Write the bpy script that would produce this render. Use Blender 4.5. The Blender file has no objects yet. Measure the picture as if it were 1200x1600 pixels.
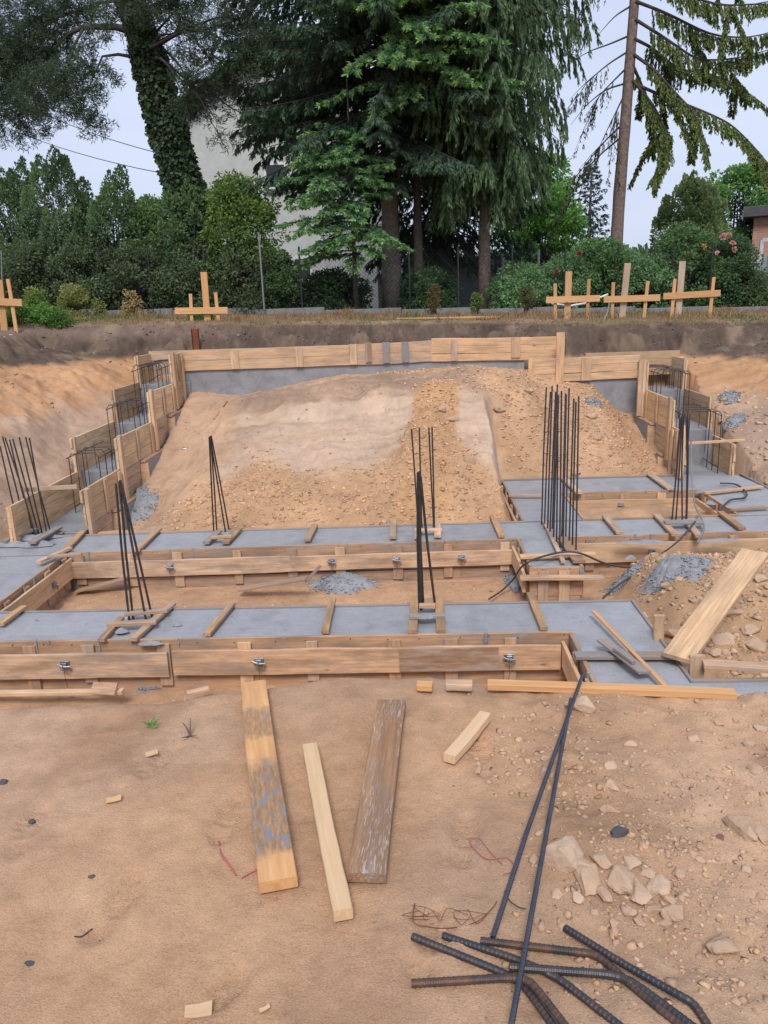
import bpy, bmesh, math, random
import numpy as np
from mathutils import Vector, Matrix, Euler
random.seed(7); RNG = np.random.default_rng(11)
S = bpy.context.scene
COL = S.collection
R = math.radians
# ------------------------------------------------------------------ camera
PITCH, YAW, ROLL, FPX, EYE = R(15.4), R(2.4), R(2.0), 1200.0, 1.6
cf = Vector((-math.sin(YAW)*math.cos(PITCH), math.cos(YAW)*math.cos(PITCH), -math.sin(PITCH)))
cr0 = Vector((math.cos(YAW), math.sin(YAW), 0)); cu0 = cr0.cross(cf)
cr = cr0*math.cos(ROLL) - cu0*math.sin(ROLL); cu = cu0*math.cos(ROLL) + cr0*math.sin(ROLL)
cam = bpy.data.cameras.new('camera'); camo = bpy.data.objects.new('camera', cam); COL.objects.link(camo)
m = Matrix((( cr.x, cu.x, -cf.x, 0), (cr.y, cu.y, -cf.y, 0), (cr.z, cu.z, -cf.z, EYE), (0,0,0,1)))
camo.matrix_world = m
cam.sensor_fit = 'VERTICAL'; cam.sensor_height = 32.0; cam.lens = 32.0*FPX/1600.0
cam.clip_start = 0.05; cam.clip_end = 3000
S.camera = camo
S.render.resolution_x = 768; S.render.resolution_y = 1024
def ray(px, py): return cf + cr*((px-600)/FPX) - cu*((py-800)/FPX)
def onz(px, py, z):                    # where a sight line meets a level
    d = ray(px, py); t = (z-EYE)/d.z; return Vector((d.x*t, d.y*t, z))
def ony(px, py, Y):                    # where a sight line meets a distance
    d = ray(px, py); t = Y/d.y; return Vector((d.x*t, Y, EYE+d.z*t))
# ------------------------------------------------------------------ noise (numpy)
def vn(x, y, seed=0):
    x = np.asarray(x, float); y = np.asarray(y, float)
    xi = np.floor(x); yi = np.floor(y); fx = x-xi; fy = y-yi
    fx = fx*fx*(3-2*fx); fy = fy*fy*(3-2*fy)
    def h(a, b):
        v = np.sin(a*127.1 + b*311.7 + seed*74.7)*43758.5453
        return v-np.floor(v)
    return ((h(xi,yi)*(1-fx)+h(xi+1,yi)*fx)*(1-fy) + (h(xi,yi+1)*(1-fx)+h(xi+1,yi+1)*fx)*fy)*2-1
def fbm(x, y, f, o=4, seed=0, g=.5):
    r = 0; a = 1; s = 0
    c, sn = math.cos(.6), math.sin(.6)
    for i in range(o):
        r = r + a*vn(x*f, y*f, seed+i*13); s += a; a *= g; f *= 2.03
        x, y = x*c-y*sn, x*sn+y*c
    return r/s
def ss(a, b, x):
    t = np.clip((x-a)/(b-a), 0, 1); return t*t*(3-2*t)
# ------------------------------------------------------------------ objects
def tag(o, label=None, cat=None, group=None, kind=None):
    if label: o['label'] = label
    if cat: o['category'] = cat
    if group: o['group'] = group
    if kind: o['kind'] = kind
    return o
def thing(name, label, cat, loc, group=None):
    o = bpy.data.objects.new(name, None); o.empty_display_size = .1; COL.objects.link(o); o.location = loc
    return tag(o, label, cat, group)
def mesh_np(name, v, f, mat, parent=None, smooth=False, cols=None, world=True):
    """v (n,3) world coordinates, f list/array of faces; under a parent the mesh is moved into its space"""
    me = bpy.data.meshes.new(name)
    v = np.asarray(v, np.float32)
    loc = None
    if parent is not None and world: v = v-np.array(parent.location[:], np.float32)
    elif parent is None and len(v) and name not in ('ground',):
        loc = np.array([(v[:,0].min()+v[:,0].max())/2, (v[:,1].min()+v[:,1].max())/2, v[:,2].min()], np.float32); v = v-loc
    if isinstance(f, np.ndarray) and f.ndim == 2:
        n, k = f.shape
        me.vertices.add(len(v)); me.vertices.foreach_set('co', v.ravel())
        me.loops.add(n*k); me.loops.foreach_set('vertex_index', f.astype(np.int32).ravel())
        me.polygons.add(n); me.polygons.foreach_set('loop_start', np.arange(0, n*k, k, dtype=np.int32))
        me.update(calc_edges=True)
    else:
        me.from_pydata([tuple(map(float, p)) for p in v], [], [tuple(int(i) for i in q) for q in f])
    if smooth: me.polygons.foreach_set('use_smooth', np.ones(len(me.polygons), bool))
    if cols is not None:
        a = me.color_attributes.new('Col', 'FLOAT_COLOR', 'POINT')
        c = np.ones((len(v), 4), np.float32); c[:, :cols.shape[1]] = cols
        a.data.foreach_set('color', c.ravel())
    me.materials.append(mat)
    o = bpy.data.objects.new(name, me); COL.objects.link(o)
    if loc is not None: o.location = loc.tolist()
    if parent is not None: o.parent = parent
    return o
class MB:
    def __init__(s): s.v = []; s.f = []
    def add(s, v, f):
        b = len(s.v); s.v += [tuple(p) for p in v]; s.f += [tuple(i+b for i in q) for q in f]
    def plank(s, x0, x1, y0, y1, z0, z1, c=.003, n=1, warp=0., rag=0.):
        """chamfered board with its length along x"""
        ring = [(y0+c,z0),(y1-c,z0),(y1,z0+c),(y1,z1-c),(y1-c,z1),(y0+c,z1),(y0,z1-c),(y0,z0+c)]
        w1 = random.uniform(-1,1)*warp; w2 = random.uniform(-1,1)*warp
        V = []; F = []
        for i in range(n+1):
            t = i/n; x = x0+(x1-x0)*t; k = 4*t*(1-t)
            jy = random.uniform(-rag, rag); jy2 = random.uniform(-rag, rag)
            for (a, b) in ring:
                V.append((x, a+w1*k+(jy if a > (y0+y1)/2 else jy2), b+w2*k))
        for i in range(n):
            for j in range(8):
                a = i*8+j; b = i*8+(j+1) % 8; F.append((a, b, b+8, a+8))
        F.append(tuple(range(7,-1,-1))); F.append(tuple(n*8+j for j in range(8)))
        s.add(V, F)
    def box(s, x0, x1, y0, y1, z0, z1, c=.003): s.plank(x0, x1, y0, y1, z0, z1, c)
    def tube(s, pts, r, n=8, cap=True):
        pts = [Vector(p) for p in pts]; rs = r if isinstance(r, (list, tuple)) else [r]*len(pts)
        t0 = (pts[1]-pts[0]).normalized(); a = t0.orthogonal().normalized(); V = []; F = []
        for i, p in enumerate(pts):
            t = (pts[min(i+1, len(pts)-1)]-pts[max(i-1, 0)]).normalized()
            a = (a-t*a.dot(t)).normalized(); b = t.cross(a)
            for j in range(n):
                w = 2*math.pi*j/n; V.append(p+(a*math.cos(w)+b*math.sin(w))*rs[i])
        for i in range(len(pts)-1):
            for j in range(n): F.append((i*n+j, i*n+(j+1) % n, (i+1)*n+(j+1) % n, (i+1)*n+j))
        if cap: F.append(tuple(range(n-1,-1,-1))); F.append(tuple((len(pts)-1)*n+j for j in range(n)))
        s.add(V, F)
    def build(s, name, mat, parent=None, M=None, smooth=False):
        if M is None: return mesh_np(name, np.array(s.v), s.f, mat, parent, smooth)
        me = bpy.data.meshes.new(name); me.from_pydata(s.v, [], s.f); me.materials.append(mat)
        if smooth: me.polygons.foreach_set('use_smooth', np.ones(len(me.polygons), bool))
        o = bpy.data.objects.new(name, me); COL.objects.link(o)
        if parent is not None:
            o.parent = parent; o.matrix_local = Matrix.Translation(-Vector(parent.location)) @ M
        else: o.matrix_world = M
        return o
def frame(p0, p1, nrm):
    """matrix: x along p0->p1, z along nrm, origin p0"""
    p0 = Vector(p0); p1 = Vector(p1); x = (p1-p0).normalized(); z = Vector(nrm); z = (z-x*z.dot(x)).normalized(); y = z.cross(x)
    return Matrix(((x.x,y.x,z.x,p0.x),(x.y,y.y,z.y,p0.y),(x.z,y.z,z.z,p0.z),(0,0,0,1)))
def board(name, p0, p1, w, t, nrm, mat, parent=None, n=6, warp=.003, rag=.001):
    """a board whose centre line on its bottom face runs p0->p1; width w, thickness t towards nrm"""
    L = (Vector(p1)-Vector(p0)).length; b = MB(); b.plank(0, L, -w/2, w/2, 0, t, .003, n, warp, rag)
    return b.build(name, mat, parent, frame(p0, p1, nrm))
def panel(name, p0, p1, h, rows, t, nrm, mat, parent, gap=.004, rag=.0015, over=0.05):
    """stacked planks, bottom edge p0->p1, facing nrm (rises along world z)"""
    p0 = Vector(p0); p1 = Vector(p1); L = (p1-p0).length; M = frame(p0, p1, nrm)
    up = M.col[1].z; b = MB(); hh = h/rows
    if up < 0: M = frame(p1, p0, nrm)
    for i in range(rows):
        d = random.uniform(0, over)
        b.plank(-d*random.random(), L+d*random.random(), i*hh, (i+1)*hh-gap, random.uniform(-.002,.002), t+random.uniform(-.003,.003), .003, max(2, int(L/.3)), .002, rag)
    return b.build(name, mat, parent, M)
# ------------------------------------------------------------------ materials
class NT:
    def __init__(s, name):
        s.m = bpy.data.materials.new(name); s.m.use_nodes = True; s.t = s.m.node_tree; s.t.nodes.clear()
        s.out = s.n('ShaderNodeOutputMaterial')
    def n(s, typ, **k):
        nd = s.t.nodes.new(typ)
        for a, b in k.items(): setattr(nd, a, b)
        return nd
    def l(s, a, b): s.t.links.new(a, b)
    def noise(s, vec, sc, det=4, rough=.55, dist=0):
        nd = s.n('ShaderNodeTexNoise'); nd.inputs['Scale'].default_value = sc; nd.inputs['Detail'].default_value = det
        nd.inputs['Roughness'].default_value = rough; nd.inputs['Distortion'].default_value = dist
        if vec is not None: s.l(vec, nd.inputs['Vector'])
        return nd.outputs['Fac']
    def ramp(s, fac, stops):
        nd = s.n('ShaderNodeValToRGB'); e = nd.color_ramp.elements
        while len(e) < len(stops): e.new(.5)
        for i, (p, c) in enumerate(stops):
            e[i].position = p; e[i].color = (c[0], c[1], c[2], 1) if not isinstance(c, (int, float)) else (c, c, c, 1)
        s.l(fac, nd.inputs['Fac']); return nd.outputs['Color']
    def mix(s, fac, a, b, mode='MIX'):
        nd = s.n('ShaderNodeMix', data_type='RGBA', blend_type=mode)
        for i, x in ((0, fac), (6, a), (7, b)):
            if isinstance(x, (int, float)): nd.inputs[i].default_value = x
            elif isinstance(x, tuple): nd.inputs[i].default_value = (*x[:3], 1)
            else: s.l(x, nd.inputs[i])
        return nd.outputs[2]
    def math(s, op, a, b=0., clamp=False):
        nd = s.n('ShaderNodeMath', operation=op); nd.use_clamp = clamp
        for i, x in enumerate((a, b)):
            if isinstance(x, (int, float)): nd.inputs[i].default_value = x
            else: s.l(x, nd.inputs[i])
        return nd.outputs[0]
    def bump(s, h, st=.3, dist=.01, nrm=None):
        nd = s.n('ShaderNodeBump'); nd.inputs['Strength'].default_value = st; nd.inputs['Distance'].default_value = dist
        s.l(h, nd.inputs['Height'])
        if nrm is not None: s.l(nrm, nd.inputs['Normal'])
        return nd.outputs['Normal']
    def bsdf(s, col, rough=.8, metal=0., nrm=None, spec=.3):
        p = s.n('ShaderNodeBsdfPrincipled')
        for k, x in (('Base Color', col), ('Roughness', rough), ('Metallic', metal), ('Specular IOR Level', spec)):
            if isinstance(x, (int, float)): p.inputs[k].default_value = x
            elif isinstance(x, tuple): p.inputs[k].default_value = (*x[:3], 1)
            else: s.l(x, p.inputs[k])
        if nrm is not None: s.l(nrm, p.inputs['Normal'])
        s.l(p.outputs[0], s.out.inputs['Surface']); return p
    def objvec(s, scale=(1,1,1), rnd=True):
        tc = s.n('ShaderNodeTexCoord'); mp = s.n('ShaderNodeMapping'); mp.inputs['Scale'].default_value = scale
        s.l(tc.outputs['Object'], mp.inputs['Vector'])
        if rnd:
            oi = s.n('ShaderNodeObjectInfo'); k = s.math('MULTIPLY', oi.outputs['Random'], 83.)
            cx = s.n('ShaderNodeCombineXYZ'); s.l(k, cx.inputs[0]); s.l(k, cx.inputs[1]); s.l(k, cx.inputs[2])
            s.l(cx.outputs[0], mp.inputs['Location'])
        return mp.outputs['Vector']
    def rnd(s): return s.n('ShaderNodeObjectInfo').outputs['Random']
def wood(name, lo, hi, grey=.0, stain=.3, gcol=(.30,.29,.29), splash=0., edge=.5, bands=None, flake=None, blots=None):
    t = NT(name); v = t.objvec((1.1, 22, 22)); vi = t.objvec((1, 1, 1)); 
    g = t.noise(v, 2.2, 7, .62, .25); g2 = t.noise(t.objvec((3, 120, 120)), 1.5, 3, .6)
    g = t.math('ADD', t.math('MULTIPLY', g, .75), t.math('MULTIPLY', g2, .25))
    c = t.ramp(g, [(.30, lo), (.50, tuple((a+b)/2 for a, b in zip(lo, hi))), (.66, hi)])
    # knots
    vo = t.n('ShaderNodeTexVoronoi'); vo.inputs['Scale'].default_value = 1.7; t.l(t.objvec((1.2, 3.0, 3.0)), vo.inputs['Vector'])
    kn = t.ramp(vo.outputs['Distance'], [(.035, 1.), (.085, 0.)])
    c = t.mix(t.math('MULTIPLY', kn, .75), c, (.16, .07, .03))
    # broad tone differences from piece to piece and along the piece
    r = t.rnd(); c = t.mix(1., c, t.ramp(r, [(0, (.66,.62,.60)), (.25, (1.02,.96,.88)), (.5, (.86,.86,.88)), (.75, (1.06,1.04,1.02)), (1, (1.0,.88,.76))]), 'MULTIPLY')
    s1 = t.noise(t.objvec((1.2, 4, 4)), 1.6, 5, .65); c = t.mix(t.math('MULTIPLY', t.ramp(s1, [(.44, 0.), (.64, 1.)]), stain), c, (.19,.13,.09))
    if grey > 0:
        s2 = t.noise(t.objvec((1.6, 9, 9)), 1.5, 6, .7); k = t.ramp(s2, [(.60-.35*grey, 0.), (.72-.2*grey, 1.)])
        c = t.mix(t.math('MULTIPLY', k, min(1, .55+grey*.4)), c, gcol)
    if splash > 0:
        s3 = t.noise(t.objvec((1,2.2,2.2)), 10, 6, .68); k = t.ramp(s3, [(.66-.12*splash, 0.), (.69-.12*splash, 1.)]); c = t.mix(k, c, (.27,.28,.30))
    if bands:
        x_ = t.n('ShaderNodeSeparateXYZ'); t.l(t.n('ShaderNodeTexCoord').outputs['Object'], x_.inputs[0]); wob = t.noise(t.objvec((1,1,1)), 14, 4, .6)
        k = t.ramp(t.math('ADD', x_.outputs[0], t.math('MULTIPLY', t.math('SUBTRACT', wob, .5), .12)), [(max(0,a), b_) for a, b_ in bands]); sp = t.noise(t.objvec((3, 14, 14)), 7, 5, .65)
        c = t.mix(t.math('MULTIPLY', k, t.ramp(sp, [(.35, .45), (.6, .95)])), c, (.235,.155,.10))
        if blots:
            bn = t.noise(t.objvec((.8,1.4,1.4)), 17, 5, .65, .5); bk_ = t.math('MULTIPLY', k, t.ramp(bn, [(.55, 0.), (.585, 1.)])); c = t.mix(t.math('MULTIPLY', bk_, .9), c, blots)
    if flake:
        fl = t.noise(t.objvec((7, 60, 60)), 3.2, 6, .7, .3); area = t.noise(t.objvec((1.3, 5, 5)), 2.4, 4, .6)
        c = t.mix(t.math('MULTIPLY', t.ramp(fl, [(.53, 0.), (.58, 1.)]), t.ramp(area, [(.42, 0.), (.62, .75)])), c, flake)
    nrm = t.bump(g, .45, .005)
    t.bsdf(c, .78, 0, nrm, .25); return t.m
W_NEW = wood('wood_new', (.52,.33,.185), (.80,.58,.38), .14, .38, (.34,.30,.27), .12)
W_OLD = wood('wood_used', (.42,.265,.165), (.68,.49,.33), .36, .45, (.31,.28,.26), .3)
W_RED = wood('wood_form', (.38,.22,.13), (.62,.42,.27), .34, .6, (.25,.22,.20), .42)
W_WAL = wood('wood_waler', (.48,.31,.20), (.78,.58,.41), .26, .62, (.27,.235,.215), .12)
W_PAN = wood('wood_panel', (.60,.40,.225), (.86,.66,.43), .12, .35, (.36,.32,.29), .06)
W_GREY = wood('wood_caked', (.30,.20,.13), (.46,.33,.22), .8, .4, (.24,.24,.25), .6)
W_SPL = wood('wood_splashed', (.42,.24,.11), (.62,.40,.22), .2, .7, (.30,.25,.21), .45)
W_WEA = wood('wood_weathered', (.25,.145,.085), (.43,.28,.175), .42, .5, (.42,.36,.32), .3)
W_STK = wood('wood_stake', (.52,.28,.12), (.70,.43,.22), 0, .1)
W_PALE = wood('wood_pale', (.40,.29,.21), (.55,.43,.33), .1, .3)
def concrete(name, a=(.245,.26,.285), b=(.325,.34,.365), rough=.5, sc=1.5, bs=.15, lump=0.):
    t = NT(name); tc = t.n('ShaderNodeTexCoord').outputs['Object']
    n1 = t.noise(tc, sc, 6, .6, .3); n2 = t.noise(tc, 60, 4, .6); n3 = t.noise(tc, 9, 5, .65); mpp = t.n('ShaderNodeMapping'); mpp.inputs['Scale'].default_value = (1.6, 12, 3); mpp.inputs['Rotation'].default_value = (0,0,.15); t.l(tc, mpp.inputs[0]); n4 = t.noise(mpp.outputs[0], 2.2, 5, .6, .6)
    c = t.ramp(n1, [(.3, a), (.7, b)]); c = t.mix(.35, c, t.ramp(n3, [(.35, a), (.65, tuple(x*1.1 for x in b))]))
    c = t.mix(.25, c, t.ramp(n2, [(.3, (.12,.12,.13)), (.6, (.34,.35,.37))]))
    c = t.mix(1., c, t.ramp(n4, [(.32, .95), (.5, 1.), (.7, 1.03)]), 'MULTIPLY'); n5 = t.noise(tc, 3.1, 4, .5); c = t.mix(1., c, t.ramp(n5, [(.34, .84), (.46, 1.)]), 'MULTIPLY')
    n3 = t.math('ADD', n3, t.math('MULTIPLY', n4, .3))
    h = t.math('ADD', t.math('MULTIPLY', n3, .6+lump), t.math('MULTIPLY', n2, .25))
    t.bsdf(c, t.ramp(n1, [(.3, rough-.12), (.7, rough+.15)]), 0, t.bump(h, bs, .012), .4); return t.m
C_TOP = concrete('concrete_fresh', (.275,.281,.293), (.375,.379,.390), rough=.5, sc=.9, bs=.12)
C_WALL = concrete('concrete_wall', (.20,.20,.21), (.31,.31,.315), .85, 2.5, .3)
C_LUMP = concrete('concrete_spill', (.19,.195,.205), (.34,.345,.355), .8, 6, 1.0, 1.)
def steel(name, c1, c2, metal=.55, rough=.5):
    t = NT(name); v = t.objvec((1,1,1)); n = t.noise(v, 14, 5, .65); c = t.ramp(n, [(.4, c1), (.68, c2)])
    t.bsdf(c, rough, metal, t.bump(t.noise(v, 90, 3), .2, .002), .5); return t.m
ST_BAR = steel('rebar_steel', (.055,.055,.065), (.11,.08,.065))
ST_BLUE = steel('rebar_blue', (.075,.085,.11), (.12,.12,.14), .7, .42)
ST_RUST = steel('rebar_rusty', (.05,.045,.045), (.17,.085,.05), .4, .6)
ST_ZINC = steel('zinc', (.22,.23,.25), (.42,.44,.46), .8, .45)
RUST = steel('rust', (.16,.055,.03), (.28,.10,.05), .1, .85)
def plain(name, col, rough=.7, var=.25, sc=8, metal=0):
    t = NT(name); v = t.n('ShaderNodeTexCoord').outputs['Object']; n = t.noise(v, sc, 5, .6)
    t.bsdf(t.ramp(n, [(.3, tuple(x*(1-var) for x in col)), (.7, tuple(min(1, x*(1+var)) for x in col))]), rough, metal, t.bump(n, .2, .01)); return t.m
BARK = plain('bark', (.17,.125,.105), .95, .45, 14); BARK_D = plain('bark_dark', (.06,.05,.045), .95, .4, 10)
BARK_P = plain('bark_grey', (.26,.235,.20), .95, .35, 12)
def stone(name, col, var=.2):
    t = NT(name); tc = t.n('ShaderNodeTexCoord').outputs['Object']; n = t.noise(tc, 9, 6, .65); n2 = t.noise(tc, 70, 3, .6)
    c = t.ramp(n, [(.3, tuple(x*(1-var) for x in col)), (.7, tuple(x*(1+var) for x in col))])
    c = t.mix(.3, c, t.ramp(t.rnd(), [(0, tuple(x*.7 for x in col)), (1, tuple(min(1,x*1.25) for x in col))]))
    t.bsdf(c, .92, 0, t.bump(t.math('ADD', n, t.math('MULTIPLY', n2, .3)), .6, .012), .2); return t.m
STONE = stone('limestone', (.46,.315,.21)); STONE_G = stone('dark_stone', (.085,.085,.09)); STONE_P = stone('pale_stone', (.50,.355,.245))
def attr_mat(name, rough=.95, trans=0., noise=None, bumpy=0., spec=.2):
    t = NT(name); a = t.n('ShaderNodeAttribute', attribute_name='Col').outputs['Color']; c = a
    g = t.n('ShaderNodeNewGeometry').outputs['Position']; nrm = None
    if noise:
        n1 = t.noise(g, noise, 6, .7); n2 = t.noise(g, noise*24, 4, .7); n3 = t.noise(g, noise*.16, 4, .6)
        c = t.mix(1., c, t.ramp(n1, [(.30, .86), (.5, 1.), (.72, 1.10)]), 'MULTIPLY')
        c = t.mix(1., c, t.ramp(n2, [(.28, .74), (.5, 1.), (.75, 1.2)]), 'MULTIPLY')
        c = t.mix(1., c, t.ramp(n3, [(.30, .84), (.7, 1.12)]), 'MULTIPLY')
    if bumpy:
        h = t.math('ADD', t.noise(g, noise*5, 5, .65), t.math('MULTIPLY', t.noise(g, noise*32, 3, .6), .5))
        nrm = t.bump(h, bumpy, .010)
    p = t.bsdf(c, rough, 0, nrm, spec)
    if trans > 0:
        tr = t.n('ShaderNodeBsdfTranslucent'); t.l(c, tr.inputs['Color']); mx = t.n('ShaderNodeMixShader'); mx.inputs[0].default_value = trans
        t.l(p.outputs[0], mx.inputs[1]); t.l(tr.outputs[0], mx.inputs[2]); t.l(mx.outputs[0], t.out.inputs['Surface'])
    return t.m
M_SOIL = attr_mat('soil', .96, 0, 7., .8, .12)
M_LEAF = attr_mat('foliage', .55, .42, None, 0, .25)
M_GRAV = attr_mat('gravel_stone', .94, 0, 14., .4, .15)
# ------------------------------------------------------------------ world and sun
w = bpy.data.worlds.new('World'); S.world = w; w.use_nodes = True; nt = w.node_tree; nt.nodes.clear()
out = nt.nodes.new('ShaderNodeOutputWorld'); sky = nt.nodes.new('ShaderNodeTexSky'); sky.sky_type = 'NISHITA'; sky.sun_disc = False
SUN_EL, SUN_AZ = R(50), R(182)
sky.sun_elevation = SUN_EL; sky.sun_rotation = SUN_AZ; sky.dust_density = 3; sky.air_density = 1.2
b1 = nt.nodes.new('ShaderNodeBackground'); b1.inputs['Strength'].default_value = .09; nt.links.new(sky.outputs[0], b1.inputs[0])
tc = nt.nodes.new('ShaderNodeTexCoord'); mp = nt.nodes.new('ShaderNodeMapping'); mp.inputs['Scale'].default_value = (1,1,3.2); nt.links.new(tc.outputs['Generated'], mp.inputs[0])
nz = nt.nodes.new('ShaderNodeTexNoise'); nz.inputs['Scale'].default_value = 1.6; nz.inputs['Detail'].default_value = 5; nt.links.new(mp.outputs[0], nz.inputs['Vector'])
rp = nt.nodes.new('ShaderNodeValToRGB'); rp.color_ramp.elements[0].position = .3; rp.color_ramp.elements[0].color = (.51,.58,.78,1)
rp.color_ramp.elements[1].position = .7; rp.color_ramp.elements[1].color = (.66,.73,.91,1); nt.links.new(nz.outputs['Fac'], rp.inputs[0])
b2 = nt.nodes.new('ShaderNodeBackground'); b2.inputs['Strength'].default_value = .70; nt.links.new(rp.outputs[0], b2.inputs[0])
mx = nt.nodes.new('ShaderNodeMixShader'); mx.inputs[0].default_value = .88
nt.links.new(b1.outputs[0], mx.inputs[1]); nt.links.new(b2.outputs[0], mx.inputs[2]); nt.links.new(mx.outputs[0], out.inputs['Surface'])
sl = bpy.data.lights.new('sun', 'SUN'); sl.energy = 1.6; sl.angle = R(20); sl.color = (1,.965,.93)
so = bpy.data.objects.new('sun', sl); COL.objects.link(so)
# sky texture: rotation 0 = +Y, turning towards +X
sd = Vector((math.sin(SUN_AZ)*math.cos(SUN_EL), math.cos(SUN_AZ)*math.cos(SUN_EL), math.sin(SUN_EL)))
so.rotation_euler = sd.to_track_quat('Z', 'Y').to_euler()
S.view_settings.view_transform = 'Standard'; S.view_settings.look = 'None'; S.view_settings.gamma = 1; S.view_settings.exposure = .72
S.render.engine = 'CYCLES'
T = -.93          # top of the footings
# ------------------------------------------------------------------ terrain
def zter(x, y):
    xc = np.clip(x, -16, 16); return 1.2-.028*xc+.012*(np.clip(y, 10, 22)-15)
GL = ([5, 8.5, 10, 11.65, 12.8, 14], [-.95, -.95, -.65, -.22, .25, .5])
GR = ([5, 10, 10.7, 11.66, 12.9, 14], [-1.0, -.98, -.88, -.5, .05, .42])
SL = ([0, .35, .8, 1.5, 2.0, 2.25, 2.6, 3.6, 4.2], [0, .12, .34, .50, .55, .82, .86, .975, 1])
SR = ([0, .5, 1.4, 1.9, 2.25, 2.6, 3.0], [0, .14, .36, .45, .86, .97, 1])
SB = ([0, .45, .8, 1.15, 1.5], [0, .08, .62, .93, 1])
def heap(x, y, cx, cy, rx, ry, h, p=1.): 
    d = np.sqrt(((x-cx)/rx)**2+((y-cy)/ry)**2); return h*np.clip(1-d, 0, 1)**p if p != 1 else h*ss(1, 0, d)
FEET = [(-.85,1.75,1.3),(-.62,2.12,1.5),(-.95,2.45,1.35),(-1.25,2.05,1.7),(.02,1.62,1.2),(.13,2.02,1.4),(-.52,1.45,.9),(.22,2.48,1.6),(-1.15,1.5,2.0)]
def crest(x): return np.interp(x, [-2.5,-1.6,-1.1,-.65,.05,.35,.9,1.8,3], [2.74,2.76,2.8,2.92,3.05,2.94,2.84,2.74,2.66]) + .025*fbm(x, x*0, 2.5, 3, 5)
def terrain(x, y):
    x = np.asarray(x, float); y = np.asarray(y, float)
    n1 = fbm(x, y, .8, 4, 1); n2 = fbm(x, y, 3.5, 4, 2); n3 = fbm(x, y, 14, 3, 3)
    zt = zter(x, y)
    wx = x+.30*n1; 
    gl = np.interp(y, *GL); gr = np.interp(y, *GR); g0 = gl+(gr-gl)*ss(-3, 3, x)
    dl = -4.72-x+.18*n1; dr = x-4.72-.2*n1; db = y-13.72+.35*n1+.12*n2
    fly = .10*vn(y*4.2, x*.7, 141)+.06*vn(y*11, x*.9, 142); flx = .09*vn(x*4.2, y*.7, 143)+.05*vn(x*11, y*.9, 144)
    dl = dl+fly*ss(.9,1.9,dl); dr = dr+fly*ss(.9,1.8,dr); db = db+flx*ss(.3,.6,db)
    sl_ = np.interp(dl, *SL); sr_ = np.interp(dr, *SR); sb_ = np.interp(db, *SB)
    out = 1-(1-sl_)*(1-sr_)*(1-sb_)
    # inside the pit
    zi = -1.36+.03*n1+.012*n2
    # sand heap between the strips
    zi = zi+heap(x, y, .12, 6.75, .75, .5, .22)+heap(x, y, -2.3, 6.9, .9, .45, .08)-heap(x, y, .62, 6.55, .35, .22, .12)
    # mound
    zb = np.interp(x, [-4,-3.6,-2.2,-1.1,-.4,1.,1.9,2.5,3.5,3.9], [-.05,.04,.19,.33,.42,.50,.38,.2,.04,0])
    t = np.clip((y-8.72)/(13.0-8.72), 0, 1)
    prof = np.interp(t, [0,.1,.3,.42,.62,.70,.84,1], [0,.13,.36,.47,.70,.82,.96,1.])
    zm = -1.0+(zb+1.0)*(prof*(1-.28*ss(-2.4,-3.6,x)*np.sin(np.pi*t)))
    zm = zm+.085*n1+.06*n2*ss(0,.12,t)*ss(1.02,.9,t)+.07*(ss(.655,.675,t+.035*n1)-.5*ss(.62,.655,t+.035*n1))*ss(-3.0,-2.4,x)*ss(1.1,.6,x)+.03*np.abs(fbm(x, y, 7, 3, 161))*ss(.64,.72,t)
    for (hx_, hy_, hr_, hh_) in ((-2.2,12.1,.5,.08),(-1.3,12.2,.6,.05),(-.5,12.0,.5,.10),(-1.8,11.9,.35,.09),(-.9,11.95,.4,-.08),(.9,12.3,.5,.12),(1.5,12.2,.4,.10),(-2.8,11.6,.4,.08),(-2.5,10.6,.35,-.06),(-1.2,10.6,.5,.06)): zm = zm+heap(x+.12*n2, y+.1*n1, hx_, hy_, hr_, hr_*.7, hh_)
    kl = ss(-2.9,-3.75,x)*ss(8.7,9.2,y); zm = zm*(1-kl)+(np.interp(y,[8.7,9.6,10.33,11.03,11.64,12.57,13.24],[-1.25,-1.22,-.80,-.64,-.41,-.05,.19])+.03*n2)*kl
    zm = zm+.018*fbm(x*.35, y*3.2, 2.2, 4, 71)*ss(-3.1,-2.6,x)+.012*fbm(x, y, 11, 3, 72)
    ridge = np.exp(-((x-(.30+.11*(y-11)))/.36)**2)*ss(8.7,9.3,y)*ss(12.4,11.4,y); zm = zm+.16*ridge*(1+.4*n2)
    zm = zm-.07*ss(.25,0,np.abs(x+1.0)/3.2-.12)*ss(9.8,10.1,y)*ss(11.6,11.3,y)
    t2 = np.clip((y-10.86)/(13.0-10.86), 0, 1)
    zr = -1.0+(zb+1.0)*(t2**.8)+.05*n1+.03*n2
    kr = ss(2.9,3.6,x); zr = zr*(1-kr)+(np.interp(y,[10.8,11.2,11.7,12.8,13.4],[-1.14,-.96,-.78,-.45,-.16])+.03*n2)*kr
    zr = np.where(y < 10.86, -1.12+.04*n1+.03*n2+heap(x, y, 2.9, 9.3, .8, .5, .16), zr)
    k = ss(1.08, 1.26, x+.10*n1+.05*n2); km = ss(11.9, 11.2, y)
    zr2 = zr*km+zm*(1-km); zmm = zm*(1-k)+zr2*k
    zmm = np.where(x > 2.2, zr, zmm*(1-ss(1.7,2.2,x))+zr*ss(1.7,2.2,x))
    inm = ss(8.66, 8.76, y)*(1-ss(13.55,13.7,y)); zi = zi*(1-inm)+zmm*inm
    # under the stepped walls
    wl = ss(-3.85,-3.95,x)*ss(8.5,8.7,y); zi = zi*(1-wl)-1.36*wl
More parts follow.
